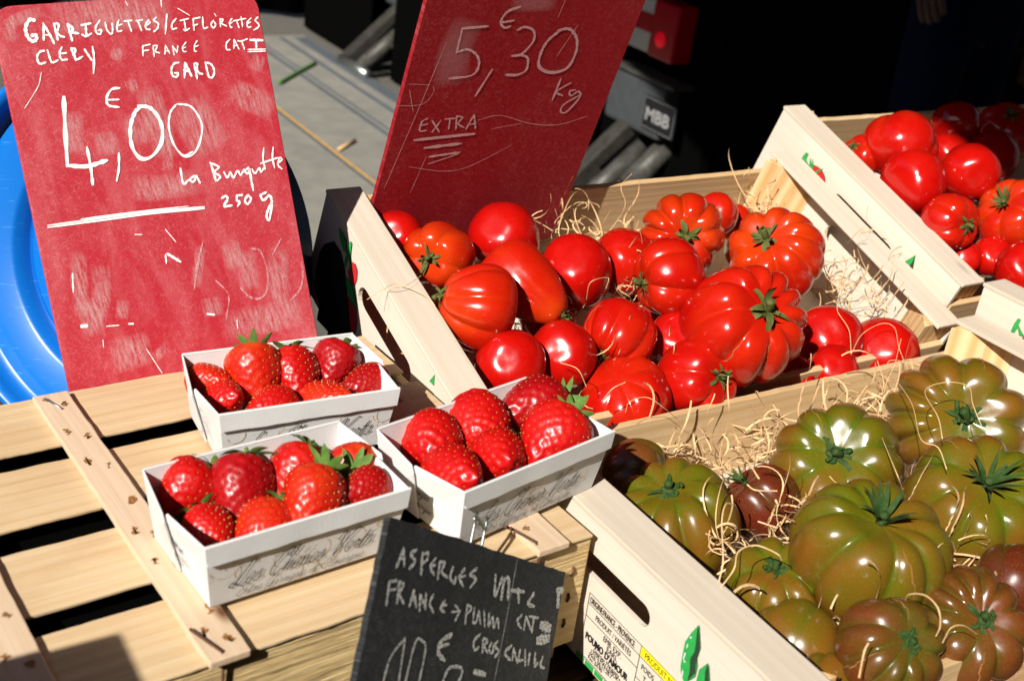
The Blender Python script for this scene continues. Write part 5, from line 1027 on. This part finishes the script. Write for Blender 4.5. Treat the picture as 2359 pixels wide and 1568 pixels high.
wool("wood_wool", M1, [(1262, 790, -.072, 16, 26, .1), (1235, 770, -.072, 14, 14, .1), (1420, 565, -.034, 24, 14, .4), (1330, 565, -.038, 26, 12, .35), (1260, 525, -.034, 16, 8, .5), (1440, 660, -.02, 14, 14, .6), (1730, 478, -.04, 22, 26, .3), (1780, 470, -.04, 16, 12, .3), (1920, 650, -.03, 30, 18, .9), (1980, 710, -.03, 28, 16, .7), (1510, 820, -.03, 16, 12, .5), (1390, 870, -.03, 14, 8, .5), (2080, 760, -.03, 14, 6, .8), (1500, 660, -.03, 10, 8, .5), (1950, 600, -.03, 16, 7, .6)], (.42, .86, .575, .785, -.075, 160), 3, "curly pale wood wool under the red tomatoes in the tilted crate")
wool("wood_wool", M4, [(1650, 1052, -.050, 30, 12, .1), (1770, 1018, -.048, 32, 18, .15), (1975, 955, -.040, 30, 28, .2), (1870, 1000, -.044, 24, 16, .15), (1550, 1056, -.058, 26, 10, .1), (2030, 900, -.04, 14, 5, .2), (2090, 910, -.02, 18, 10, .9), (1690, 1090, -.035, 20, 12, .5), (1800, 1240, -.028, 30, 16, .7), (2195, 1320, -.03, 22, 44, .4), (1950, 1420, -.03, 22, 26, .4), (1660, 1260, -.03, 20, 8, .8), (2110, 1300, -.02, 14, 7, .8), (2090, 1210, -.03, 14, 7, .5), (1690, 1240, -.028, 18, 8, .8)], (.43, .88, .31, .565, -.072, 240), 4, "curly pale wood wool packed around the green tomatoes in the front crate")
# single long strands that lie over fruit and rails
def strand(pts, Mc, wd=0.0013, mat=M_STRAW):
    N = Vector(Mc.col[2][:3]); P = [hit(x, y, Vector(Mc.col[3][:3]) + N * z, N) for x, y, z in pts]; P = catmull(P, 6); V = []; F = []
    for i, p in enumerate(P):
        t = (P[min(i + 1, len(P) - 1)] - P[max(i - 1, 0)]).normalized(); v = (CAM - p).normalized(); s = t.cross(v).normalized(); s = (s * math.cos(.5 * math.sin(i * .5)) + v * math.sin(.5 * math.sin(i * .5))); V += [p - s * wd * .17, p + s * wd * .17]
    for i in range(len(P) - 1): F.append((2 * i, 2 * i + 1, 2 * i + 3, 2 * i + 2))
    return V, F
ST1 = [([(1455, 400, .03), (1430, 430, .025), (1440, 470, .015), (1420, 510, 0), (1380, 560, -.015)], .0012), ([(1320, 480, .02), (1330, 530, .0), (1370, 560, -.01), (1440, 550, -.01), (1470, 510, 0), (1450, 490, .012)], .0012), ([(1350, 690, -.01), (1360, 650, .012), (1400, 640, .014), (1395, 665, .01)], .0014),
 ([(1905, 640, -.01), (1930, 610, .0), (1960, 660, 0), (2000, 690, -.005), (1990, 740, -.01)], .0014), ([(1900, 700, .0), (1925, 695, .006), (1930, 720, .006), (1955, 760, .004), (1960, 815, -.005)], .0014), ([(1960, 815, -.004), (1985, 770, .0), (2030, 745, .006), (2060, 755, .008), (2070, 800, .01), (2090, 850, 0)], .0013),
 ([(2040, 850, -.005), (2050, 830, .004), (2090, 835, .004), (2110, 850, 0)], .0012), ([(1385, 925, .0), (1410, 895, .018), (1440, 880, .024)], .002), ([(1440, 950, .01), (1450, 925, .02), (1490, 915, .026), (1530, 940, .02), (1560, 965, .0)], .0012), ([(1290, 835, .0), (1330, 850, .01), (1350, 890, 0)], .0014), ([(1510, 755, .0), (1490, 800, -.01), (1450, 845, -.01)], .0018),
 ([(845, 690, .002), (880, 668, .004), (920, 655, .005), (990, 690, .003), (1010, 730, -.004)], .0016), ([(880, 668, .004), (930, 660, .005), (970, 635, .003)], .0013), ([(880, 668, .004), (870, 700, .001)], .001)]
V, F = merge([strand(p, M1, w_) for p, w_ in ST1]); tag(mobj("straw_strands", V, F, M_STRAW), "loose straw strands lying over the red tomatoes and the left rail", "packing", None, 'stuff')
ST4 = [([(1655, 1340, .0), (1665, 1290, .012), (1662, 1200, .03), (1672, 1160, .034), (1690, 1163, .03)], .0022), ([(1660, 1352, .0), (1690, 1310, .012), (1700, 1270, .018), (1740, 1255, .02), (1790, 1275, .02), (1800, 1290, .015)], .002), ([(1720, 1115, .02), (1740, 1128, .02), (1790, 1130, .02)], .0024), ([(1745, 1200, .01), (1790, 1215, .012)], .0022), ([(1770, 1225, .0), (1770, 1195, .014), (1790, 1185, .018), (1830, 1200, .012)], .0014),
 ([(2020, 980, .0), (2040, 1030, .02), (2065, 1090, .025), (2080, 1130, .01)], .0016), ([(2060, 870, .02), (2100, 930, .035), (2120, 1010, .04), (2160, 1030, .04), (2180, 1080, .03)], .0016), ([(2170, 1010, .04), (2160, 960, .05), (2130, 900, .045), (2180, 880, .045), (2230, 890, .045), (2240, 930, .045), (2260, 980, .04)], .0016), ([(2020, 830, .005), (2035, 880, .0), (2030, 910, -.01)], .0014), ([(2075, 780, .012), (2060, 840, .005), (2045, 870, 0), (2035, 905, -.01)], .0014),
 ([(2085, 1400, .0), (2090, 1370, .02), (2130, 1370, .028), (2160, 1400, .028), (2165, 1440, .02), (2155, 1465, .012)], .0022), ([(2170, 1480, .01), (2190, 1445, .02), (2220, 1440, .022), (2250, 1460, .01)], .0014), ([(2145, 1310, .0), (2160, 1260, .02), (2190, 1245, .015), (2200, 1270, 0)], .0016), ([(1900, 970, -.01), (1920, 930, .01), (1950, 900, .014), (1980, 910, .01), (1990, 960, -.01)], .0016), ([(1780, 990, -.01), (1800, 960, .008), (1850, 945, .01), (1880, 975, -.005)], .0018), ([(1600, 1050, -.02), (1610, 1010, -.01), (1690, 1000, -.01), (1700, 1040, -.02)], .0014), ([(1862, 1140, .03), (1875, 1110, .03), (1885, 1095, .028)], .0034), ([(1978, 1560, .0), (1990, 1500, .015), (2000, 1480, .02)], .0026)]
V, F = merge([strand(p, M4, w_) for p, w_ in ST4]); tag(mobj("straw_strands", V, F, M_STRAW), "loose straw strands draped over the green tomatoes", "packing", None, 'stuff')

# ------------------------------------------------------------------ blue drum behind the board
bl = NB("blue_plastic"); nz = bl.noise(bl.coord(), 260, 4, 0.7); sc_ = bl.noise(bl.coord((40, 700, 40), rot=(0, 0, .7)), 1, 2)
bl.base(bl.mix(bl.ramp(sc_, [(0.66, (0, 0, 0)), (0.76, (0.5,) * 3)]), (0.002, 0.125, 0.47), (0.12, 0.38, 0.62))); bl.bump(nz, 0.1, 0.0005); M_BLUE = bl.p(0.34, 0.5)
dc = CAM + rayS(330, 760).normalized() * 1.06; da = (-fwd * 0.93 - right * 0.33 + down * 0.13).normalized(); RD = 596 / 3572 * (dc - CAM).dot(fwd)
prof = [(.001, -.026), (.60, -.026), (.632, -.028), (.648, -.036), (.66, -.030), (.675, -.016), (.70, -.014), (.82, -.010), (.90, -.008), (.925, -.010), (.935, .008), (.955, .016), (.985, .016), (1.0, .008), (1.0, -.006), (.985, -.012), (.95, -.05), (.90, -.06), (.001, -.06)]
v, f = lathe([(r * RD, h) for r, h in prof], 96)
dr = mobj("plastic_lid", v, f, M_BLUE, None, axis_frame(dc, da), smooth=True); tag(dr, "big round blue plastic drum lid standing behind the bright red board", "lid")
stl = empty("upturned_crate", T(0.2, 1.0, GZ), "dark upturned crate behind the stall table that the blue lid stands on", "crate")
hs = dc.z - RD * 0.985 - GZ
for k_ in range(4): plank("slat", stl, (0, -0.12 + k_ * 0.08, hs - 0.006), (0.44, 0.07, 0.012), M_DARKWOOD)
for xx_ in (-0.2, 0.2): plank("side_board", stl, (xx_, 0, (hs - 0.012) / 2), (0.3, hs - 0.012, 0.02), M_DARKWOOD, AL_YV)

# ------------------------------------------------------------------ lorry with tail lift, dark backdrop and awning behind
M_SHADEBLK = simple("shade_black", (0.0025, 0.0025, 0.003), 0.9, 0.02, nscale=20)  # near-black colour stands in for deep shade on lorry and backdrop
M_BLACKR = simple("rubber_and_shade_black", (0.0018, 0.0018, 0.0018), 0.95, 0.01)  # for rubber parts, and for flaps that stand in for shade
M_LIFT = simple("grey_lift_paint", (0.05, 0.056, 0.06), 0.6, 0.3, nscale=30, c2=(0.04, 0.043, 0.045))
M_LIFTB = simple("greasy_lift_steel", (0.085, 0.085, 0.075), 0.5, 0.3, 0.2, nscale=45, c2=(0.035, 0.03, 0.025))
M_ARM = simple("lift_arm_steel", (0.04, 0.038, 0.032), 0.6, 0.3, nscale=30, c2=(0.02, 0.018, 0.015))
M_PLAT = simple("platform_steel", (0.25, 0.24, 0.205), 0.7, 0.3, nscale=14, c2=(0.19, 0.185, 0.165))
M_PLATD = simple("platform_strip", (0.10, 0.112, 0.125), 0.6, 0.3, nscale=30)
M_YEL = simple("yellow_line_paint", (0.62, 0.33, 0.04), 0.7, 0.3, nscale=40, c2=(0.4, 0.25, 0.1))
M_LENSW = simple("clear_lamp_lens", (0.62, 0.60, 0.56), 0.25, 0.5, nscale=200)
M_LENSR = simple("red_lamp_lens", (0.42, 0.004, 0.012), 0.2, 0.5)
M_LENSL = NB("lit_lamp_bulb"); M_LENSL.base((0.6, 0.0, 0.01)); M_LENSL.b.inputs['Emission Color'].default_value = (1, 0.0, 0.015, 1); M_LENSL.b.inputs['Emission Strength'].default_value = 0.18; M_LENSL = M_LENSL.p(0.4)
M_PLATE = simple("black_plate", (0.008, 0.008, 0.009), 0.5, 0.3); M_LETTER = simple("silver_letter", (0.25, 0.25, 0.25), 0.5, 0.4)
X0 = 2.05
LR = empty("lorry", T(3.6, 3.2, GZ), "lorry blackened to stand for shade, seen from its rear corner with tail lift lowered on the ground", "lorry")
lo = lambda x, y, z: (x - 3.6, y - 3.2, z - GZ)
def lbox(name, x0, x1, y0, y1, z0, z1, mat, bev=0.006, parent=LR):
    return bmobj(name, box_bm(x1 - x0, y1 - y0, z1 - z0, bev), mat, parent, T(*lo((x0 + x1) / 2, (y0 + y1) / 2, (z0 + z1) / 2)))
lbox("cargo_body", 2.10, 6.4, 2.16, 4.3, -0.12, 1.7, M_SHADEBLK, 0.02)
lbox("underbody_shade", 2.12, 6.2, 2.20, 4.26, -0.60, -0.122, M_SHADEBLK, 0.01)  # solid dark block added where the lorry's underside lies in shade
for y in (2.45, 4.0):
    for x in (3.2, 5.6):
        v, f = lathe([(.02, .1), (.10, .1), (.17, .09), (.2, .07), (.205, -.07), (.17, -.09), (.02, -.1)], 40)
        wh = mobj("wheel", v, f, M_BLACKR, LR, frame(lo(x, y, GZ + .205), (1, 0, 0), (0, 0, 1), (0, -1, 0)), smooth=True)
lbox("shade_flap", 1.935, 1.945, 2.56, 3.66, -0.69, -0.20, M_BLACKR, 0.002); lbox("shade_flap", 1.935, 1.945, 3.84, 4.4, -0.69, -0.20, M_BLACKR, 0.002)  # flaps added to black out lit ground, in place of shade
lbox("rear_sill", 2.06, 2.098, 2.2, 4.26, -0.62, -0.13, M_BLACKR, 0.004)
PZ = GZ + 0.022
lbox("lift_platform", 0.86, 1.86, 2.30, 4.22, GZ + 0.004, PZ, M_PLAT, 0.004)
for x0, x1, mt in ((1.80, 1.852, M_PLATD), (1.742, 1.760, M_PLATD), (1.648, 1.657, M_PLATD), (1.618, 1.634, M_PLATD), (1.388, 1.400, M_PLATD), (1.402, 1.409, M_YEL)):
    lbox("platform_strip", x0, x1, 2.34, 4.18, PZ - 0.001, PZ + 0.002, mt, 0.0008)
def scrap(name, pts, wd, mat, lab, cat):
    P = catmull([hit(x, y, Vector((0, 0, PZ + 0.006)), Vector((0, 0, 1)), rayS) for x, y in pts], 5); v, f = tube(P, wd, 6, smooth=False); o = mobj(name, v, f, mat, smooth=True); tag(o, lab, cat)
scrap("green_stalk", [(820, 245), (850, 228), (885, 208), (925, 186)], 0.006, simple("green_stalk_skin", (0.05, 0.16, 0.02), 0.6), "green stalk lying across the lift platform beside the bright red board", "stalk")
scrap("wood_chip", [(994, 440), (1043, 413)], 0.005, M_POST, "pale wood chip on the lift platform between the two red boards", "chip")
def bar(name, a, b, wd, ht, mat):
    a = Vector(a); b = Vector(b); d = b - a; x = d.normalized(); y = Vector((0, 1, 0)); z = x.cross(y)
    return bmobj(name, box_bm(d.length, wd, ht, 0.006), mat, LR, frame(Vector(lo(*((a + b) / 2))), x, y, z))
def cyl(name, a, b, r, mat):
    v, f = tube([Vector(lo(*a)), Vector(lo(*b))], r, 20, smooth=False); return mobj(name, v, f, mat, LR, smooth=True)
for yy in (2.46, 3.78):
    bar("lift_arm", (1.845, yy, -0.665), (2.10, yy, -0.44), 0.05, 0.085, M_ARM)
    cyl("ram", (1.84, yy - 0.075, -0.66), (2.02, yy - 0.075, -0.515), 0.024, M_LIFTB); cyl("ram", (1.955, yy - 0.12, -0.60), (2.10, yy - 0.12, -0.47), 0.030, M_LIFTB)
    cyl("hinge_pin", (1.835, yy - 0.15, -0.665), (1.835, yy + 0.06, -0.665), 0.017, M_GALV)
    cyl("hose", (1.93, yy - 0.03, -0.585), (2.06, yy - 0.10, -0.40), 0.006, M_BLACKR)
    hb = lbox("lift_housing", 2.0, 2.058, yy - 0.15, yy + 0.085, -0.475, -0.335, M_LIFT, 0.012)
    lbox("housing_lid", 1.99, 2.059, yy - 0.19, yy + 0.07, -0.334, -0.322, M_LIFTB, 0.003)
hp = lbox("name_plate", 1.992, 1.9985, 2.245, 2.375, -0.452, -0.368, M_PLATE, 0.001)
s = Strokes(); v, f = text2d("MBB", 0.046, 0.012, 0.024, 1.12, 0.0012); s.mesh(v, f); 
for a, b in (((0.004, 0.004), (0.126, 0.004)), ((0.126, 0.004), (0.126, 0.08)), ((0.126, 0.08), (0.004, 0.08)), ((0.004, 0.08), (0.004, 0.004))): s.add([a, b], 0.002, smooth=False)
s.build("lettering", M_LETTER, hp, frame((-0.0038, 0.065, -0.042), (0, -1, 0), (0, 0, 1), (-1, 0, 0)))
lm = lbox("tail_lamp", 2.0, 2.055, 2.305, 2.745, -0.272, -0.135, M_LENSW, 0.006)
bmobj("red_lens", box_bm(0.006, 0.34, 0.046, 0.003), M_LENSR, lm, T(-0.0285, 0.045, 0.006))
bmobj("brake_lens", box_bm(0.062, 0.10, 0.141, 0.006), M_LENSR, lm, T(-0.0035, -0.175, 0.0))
bm = bmesh.new(); bmesh.ops.create_icosphere(bm, subdivisions=3, radius=0.02); 
for v_ in bm.verts: v_.co.x *= 0.3
bmobj("lit_bulb", bm, M_LENSL, lm, T(-0.0355, -0.17, -0.022), smooth=True)
# near-black sheet added for the deep shade behind everything
tv = []; tf = []; nx = 140
for i in range(nx + 1):
    x = -2.2 + 4.9 * i / nx; fold = 0.05 * math.sin(x * 9 + 1.3 * math.sin(x * 3)) + 0.02 * math.sin(x * 31)
    for z in (GZ + 0.02, 0.6, 2.6): tv.append((x, 4.62 + fold * (1 - .4 * (z + .7) / 2), z))
for i in range(nx):
    for j in range(2): a = i * 3 + j; tf.append((a, a + 3, a + 4, a + 1))
tp = mobj("shade_backdrop", tv, tf, M_SHADEBLK, smooth=True); tag(tp, "black sheet standing in for the shade behind the tail lift platform", "shade_backdrop")
md = tp.modifiers.new("thick", 'SOLIDIFY'); md.thickness = 0.004
# awning (above the frame) that shades the lorry's corner and the rear crate
M_CANVAS = simple("awning_canvas", (0.25, 0.05, 0.05), 0.8, 0.2, nscale=80)
AZ = 1.3
def shade(p): t = (AZ - p.z) / LIGHT.z; return p + LIGHT * t
e1 = shade(hit(2150, 268, M2 @ Vector((0, 0, .025)), N1)); e2 = shade(hit(2358, 425, M2 @ Vector((0, 0, .02)), N1)); e3 = shade(hit(1556, 270, Vector((2.0, 0, 0)), Vector((1, 0, 0)))); e4 = shade(hit(1600, 60, Vector((2.0, 0, 0)), Vector((1, 0, 0))))
far = e3 + (e3 - e1).normalized() * 1.7
aw = [e1, e2 + (e2 - e1).normalized() * 0.9, Vector((3.5, -1.2, AZ)), Vector((3.9, 3.0, AZ)), far]
AWO = empty("awning", T(1.6, 1.2, GZ), "dark red canvas awning on a pole shading the lorry's corner", "awning")
bm = fill_poly([(p.x - 1.6, p.y - 1.2) for p in aw], [], 0.006); bmobj("canopy", bm, M_CANVAS, AWO, T(0, 0, AZ - GZ))
v, f = tube([(1.2, 0.3, 0), (1.2, 0.3, AZ - GZ)], 0.02, 12, smooth=False); mobj("pole", v, f, M_GALV, AWO, smooth=True)
NWO = empty("awning", T(-3.2, 0.5, GZ), "unseen green canopy added on the left to cut the sky light", "awning")  # added out of view to block sky fill from the left
M_NW = simple("sky_screen_canvas", (0.03, 0.05, 0.04), 0.8, 0.2)
bmobj("canopy", box_bm(2.9, 6.0, 0.01, 0.002), M_NW, NWO, T(0, 0, AZ - GZ))
for xx_, yy_ in ((-1.2, -2.6), (-1.2, 2.6), (1.2, -2.6), (1.2, 2.6)):
    v, f = tube([(xx_, yy_, 0), (xx_, yy_, AZ - GZ - 0.006)], 0.02, 10, smooth=False); mobj("pole", v, f, M_GALV, NWO, smooth=True)
BWO = empty("awning", T(0.8, -2.0, GZ), "unseen canopy added behind the camera to cut the sky light", "awning")  # added out of view to block sky fill from behind
bmobj("canopy", box_bm(5.6, 2.6, 0.01, 0.002), M_NW, BWO, T(0, 0, AZ - GZ))
for xx_, yy_ in ((-2.7, -1.2), (2.7, -1.2), (2.7, 1.2)):
    v, f = tube([(xx_, yy_, 0), (xx_, yy_, AZ - GZ - 0.006)], 0.02, 10, smooth=False); mobj("pole", v, f, M_GALV, BWO, smooth=True)
M_WALL = simple("sky_screen_stone", (0.10, 0.085, 0.07), 0.9, 0.2, nscale=4); M_WIN = simple("dark_window_glass", (0.01, 0.012, 0.015), 0.1, 0.5)
for bx_, by_, ax_, ln_, lab_ in ((-9.0, 0.0, 1, 18, "unseen stone wall added on the left to block low sky light"), (2.0, -9.0, 0, 18, "unseen stone wall added behind the camera to block low sky light"), (11.0, 0.0, 1, 18, "unseen stone wall added beyond the lorry to block low sky light")):
    hb_ = empty("sky_screen", T(bx_, by_, GZ), lab_, "sky_screen")  # walls added out of view to block glow from the horizon
    bmobj("wall", box_bm(0.4 if ax_ else ln_, ln_ if ax_ else 0.4, 4.2, 0.01), M_WALL, hb_, T(0, 0, 2.1))
    for k_ in range(6):
        o_ = -7.5 + 3 * k_; sgx = (1 if bx_ < 0 else -1) if ax_ else 0
        bmobj("window", box_bm(0.06 if ax_ else 1.0, 1.0 if ax_ else 0.06, 1.5, 0.01), M_WIN, hb_, T(sgx * 0.22 if ax_ else o_, o_ if ax_ else 0.22, 2.4))
# ------------------------------------------------------------------ person in the shade behind the rear crate
M_SKIN = simple("skin", (0.14, 0.065, 0.04), 0.55, 0.4, nscale=60, namt=0.1); M_JEANS = simple("blue_denim", (0.003, 0.007, 0.024), 0.9, 0.1, nscale=500, c2=(0.006, 0.012, 0.036)); M_SHIRT = simple("dark_shirt", (0.01, 0.01, 0.012), 0.9, 0.1); M_HAIR = simple("dark_hair", (0.02, 0.013, 0.01), 0.6, 0.3)
def skin(name, verts, edges, radii, mat, parent, root=0, sub_=2):
    me = bpy.data.meshes.new(name); me.from_pydata([tuple(v) for v in verts], edges, []); o = bpy.data.objects.new(name, me); COL.objects.link(o); o.parent = parent
    m = o.modifiers.new("skin", 'SKIN'); m.use_smooth_shade = True; d = me.skin_vertices[0].data if me.skin_vertices else None
    if d is None:
        me.attributes; bpy.context.view_layer.objects.active = o; bpy.ops.mesh.customdata_skin_add(); d = me.skin_vertices[0].data
    for k_, r in enumerate(radii): d[k_].radius = (r, r) if not isinstance(r, tuple) else r
    d[root].use_root = True; m2 = o.modifiers.new("sub", 'SUBSURF'); m2.levels = sub_; m2.render_levels = sub_; me.materials.append(mat); return o
pr_c = hit(2240, 120, Vector((0, 1.72, 0)), Vector((0, 1, 0)))
PE = empty("person", T(2.30, 1.72, GZ), "person in dark blue jeans standing in deep shade behind the rear crate", "person")
hz = 0.73
V_ = [(0, 0, hz), (0, .005, hz + .16), (0, .01, hz + .32), (0, .01, hz + .40), (0, 0, hz + .46), (0, -.015, hz + .56), (0, -.01, hz + .63),
      (.075, 0, hz - .05), (.085, -.01, .38), (.085, .015, .06), (.09, -.09, .03), (-.075, 0, hz - .05), (-.085, -.01, .38), (-.085, .015, .06), (-.09, -.09, .03),
      (.15, .01, hz + .36), (.20, .03, hz + .14), (.19, -.04, hz - .06), (-.15, .01, hz + .36), (-.19, .03, hz + .17), (-.255, -.07, hz + .065)]
E_ = [(0, 1), (1, 2), (2, 3), (3, 4), (4, 5), (5, 6), (0, 7), (7, 8), (8, 9), (9, 10), (0, 11), (11, 12), (12, 13), (13, 14), (2, 15), (15, 16), (16, 17), (2, 18), (18, 19), (19, 20)]
Rr_ = [(.115, .085), (.105, .08), (.12, .085), .06, .042, (.062, .075), (.055, .065), .075, .055, .036, .03, .075, .055, .036, .03, .045, .034, .024, .045, .034, .024]
skin("body", V_, E_, Rr_, M_SKIN, PE)
skin("jeans", [V_[0], (0, .002, hz + .08)] + [V_[k_] for k_ in (7, 8, 9, 11, 12, 13)], [(0, 1), (0, 2), (2, 3), (3, 4), (0, 5), (5, 6), (6, 7)], [(.123, .093), (.118, .09), .084, .064, .05, .084, .064, .05], M_JEANS, PE)
skin("shirt", [(0, .004, hz + .07), V_[1], V_[2], (0, .01, hz + .385), V_[15], (.185, .025, hz + .2), V_[18], (-.19, .005, hz + .22)], [(0, 1), (1, 2), (2, 3), (2, 4), (4, 5), (2, 6), (6, 7)], [(.122, .095), (.113, .09), (.128, .094), .06, .056, .048, .056, .048], M_SHIRT, PE)
skin("hair", [(0, .03, hz + .57), (0, .012, hz + .655), (0, -.035, hz + .665)], [(0, 1), (1, 2)], [.06, .062, .045], M_HAIR, PE)
for sg_, wr in ((1, V_[17]), (-1, V_[20])):
    w_ = Vector(wr); dr_ = (Vector(wr) - Vector(V_[16 if sg_ > 0 else 19])).normalized(); sd_ = dr_.cross(Vector((sg_, 0, .2))).normalized()
    hv = [w_, w_ + dr_ * .035]; he = [(0, 1)]; hr = [.021, (.026, .015)]
    for k_, (off, ln_) in enumerate(((-.020, .052), (-.007, .060), (.007, .056), (.020, .044))):
        b0_ = len(hv); hv += [w_ + dr_ * .062 + sd_ * off, w_ + dr_ * (.062 + ln_ * .5) + sd_ * off * 1.15 + Vector((-.006 * sg_, 0, -.004)), w_ + dr_ * (.062 + ln_) + sd_ * off * 1.15 + Vector((-.016 * sg_, 0, -.012))]
        he += [(1, b0_), (b0_, b0_ + 1), (b0_ + 1, b0_ + 2)]; hr += [.0085, .0078, .006]
    b0_ = len(hv); hv += [w_ + dr_ * .03 - sd_ * .026, w_ + dr_ * .058 - sd_ * .042]; he += [(1, b0_), (b0_, b0_ + 1)]; hr += [.0095, .007]
    skin("hand", hv, he, hr, M_SKIN, PE)
for q in ("_o",):
    for rt in (C1, C2, C3, C4):
        if q in rt: del rt[q]
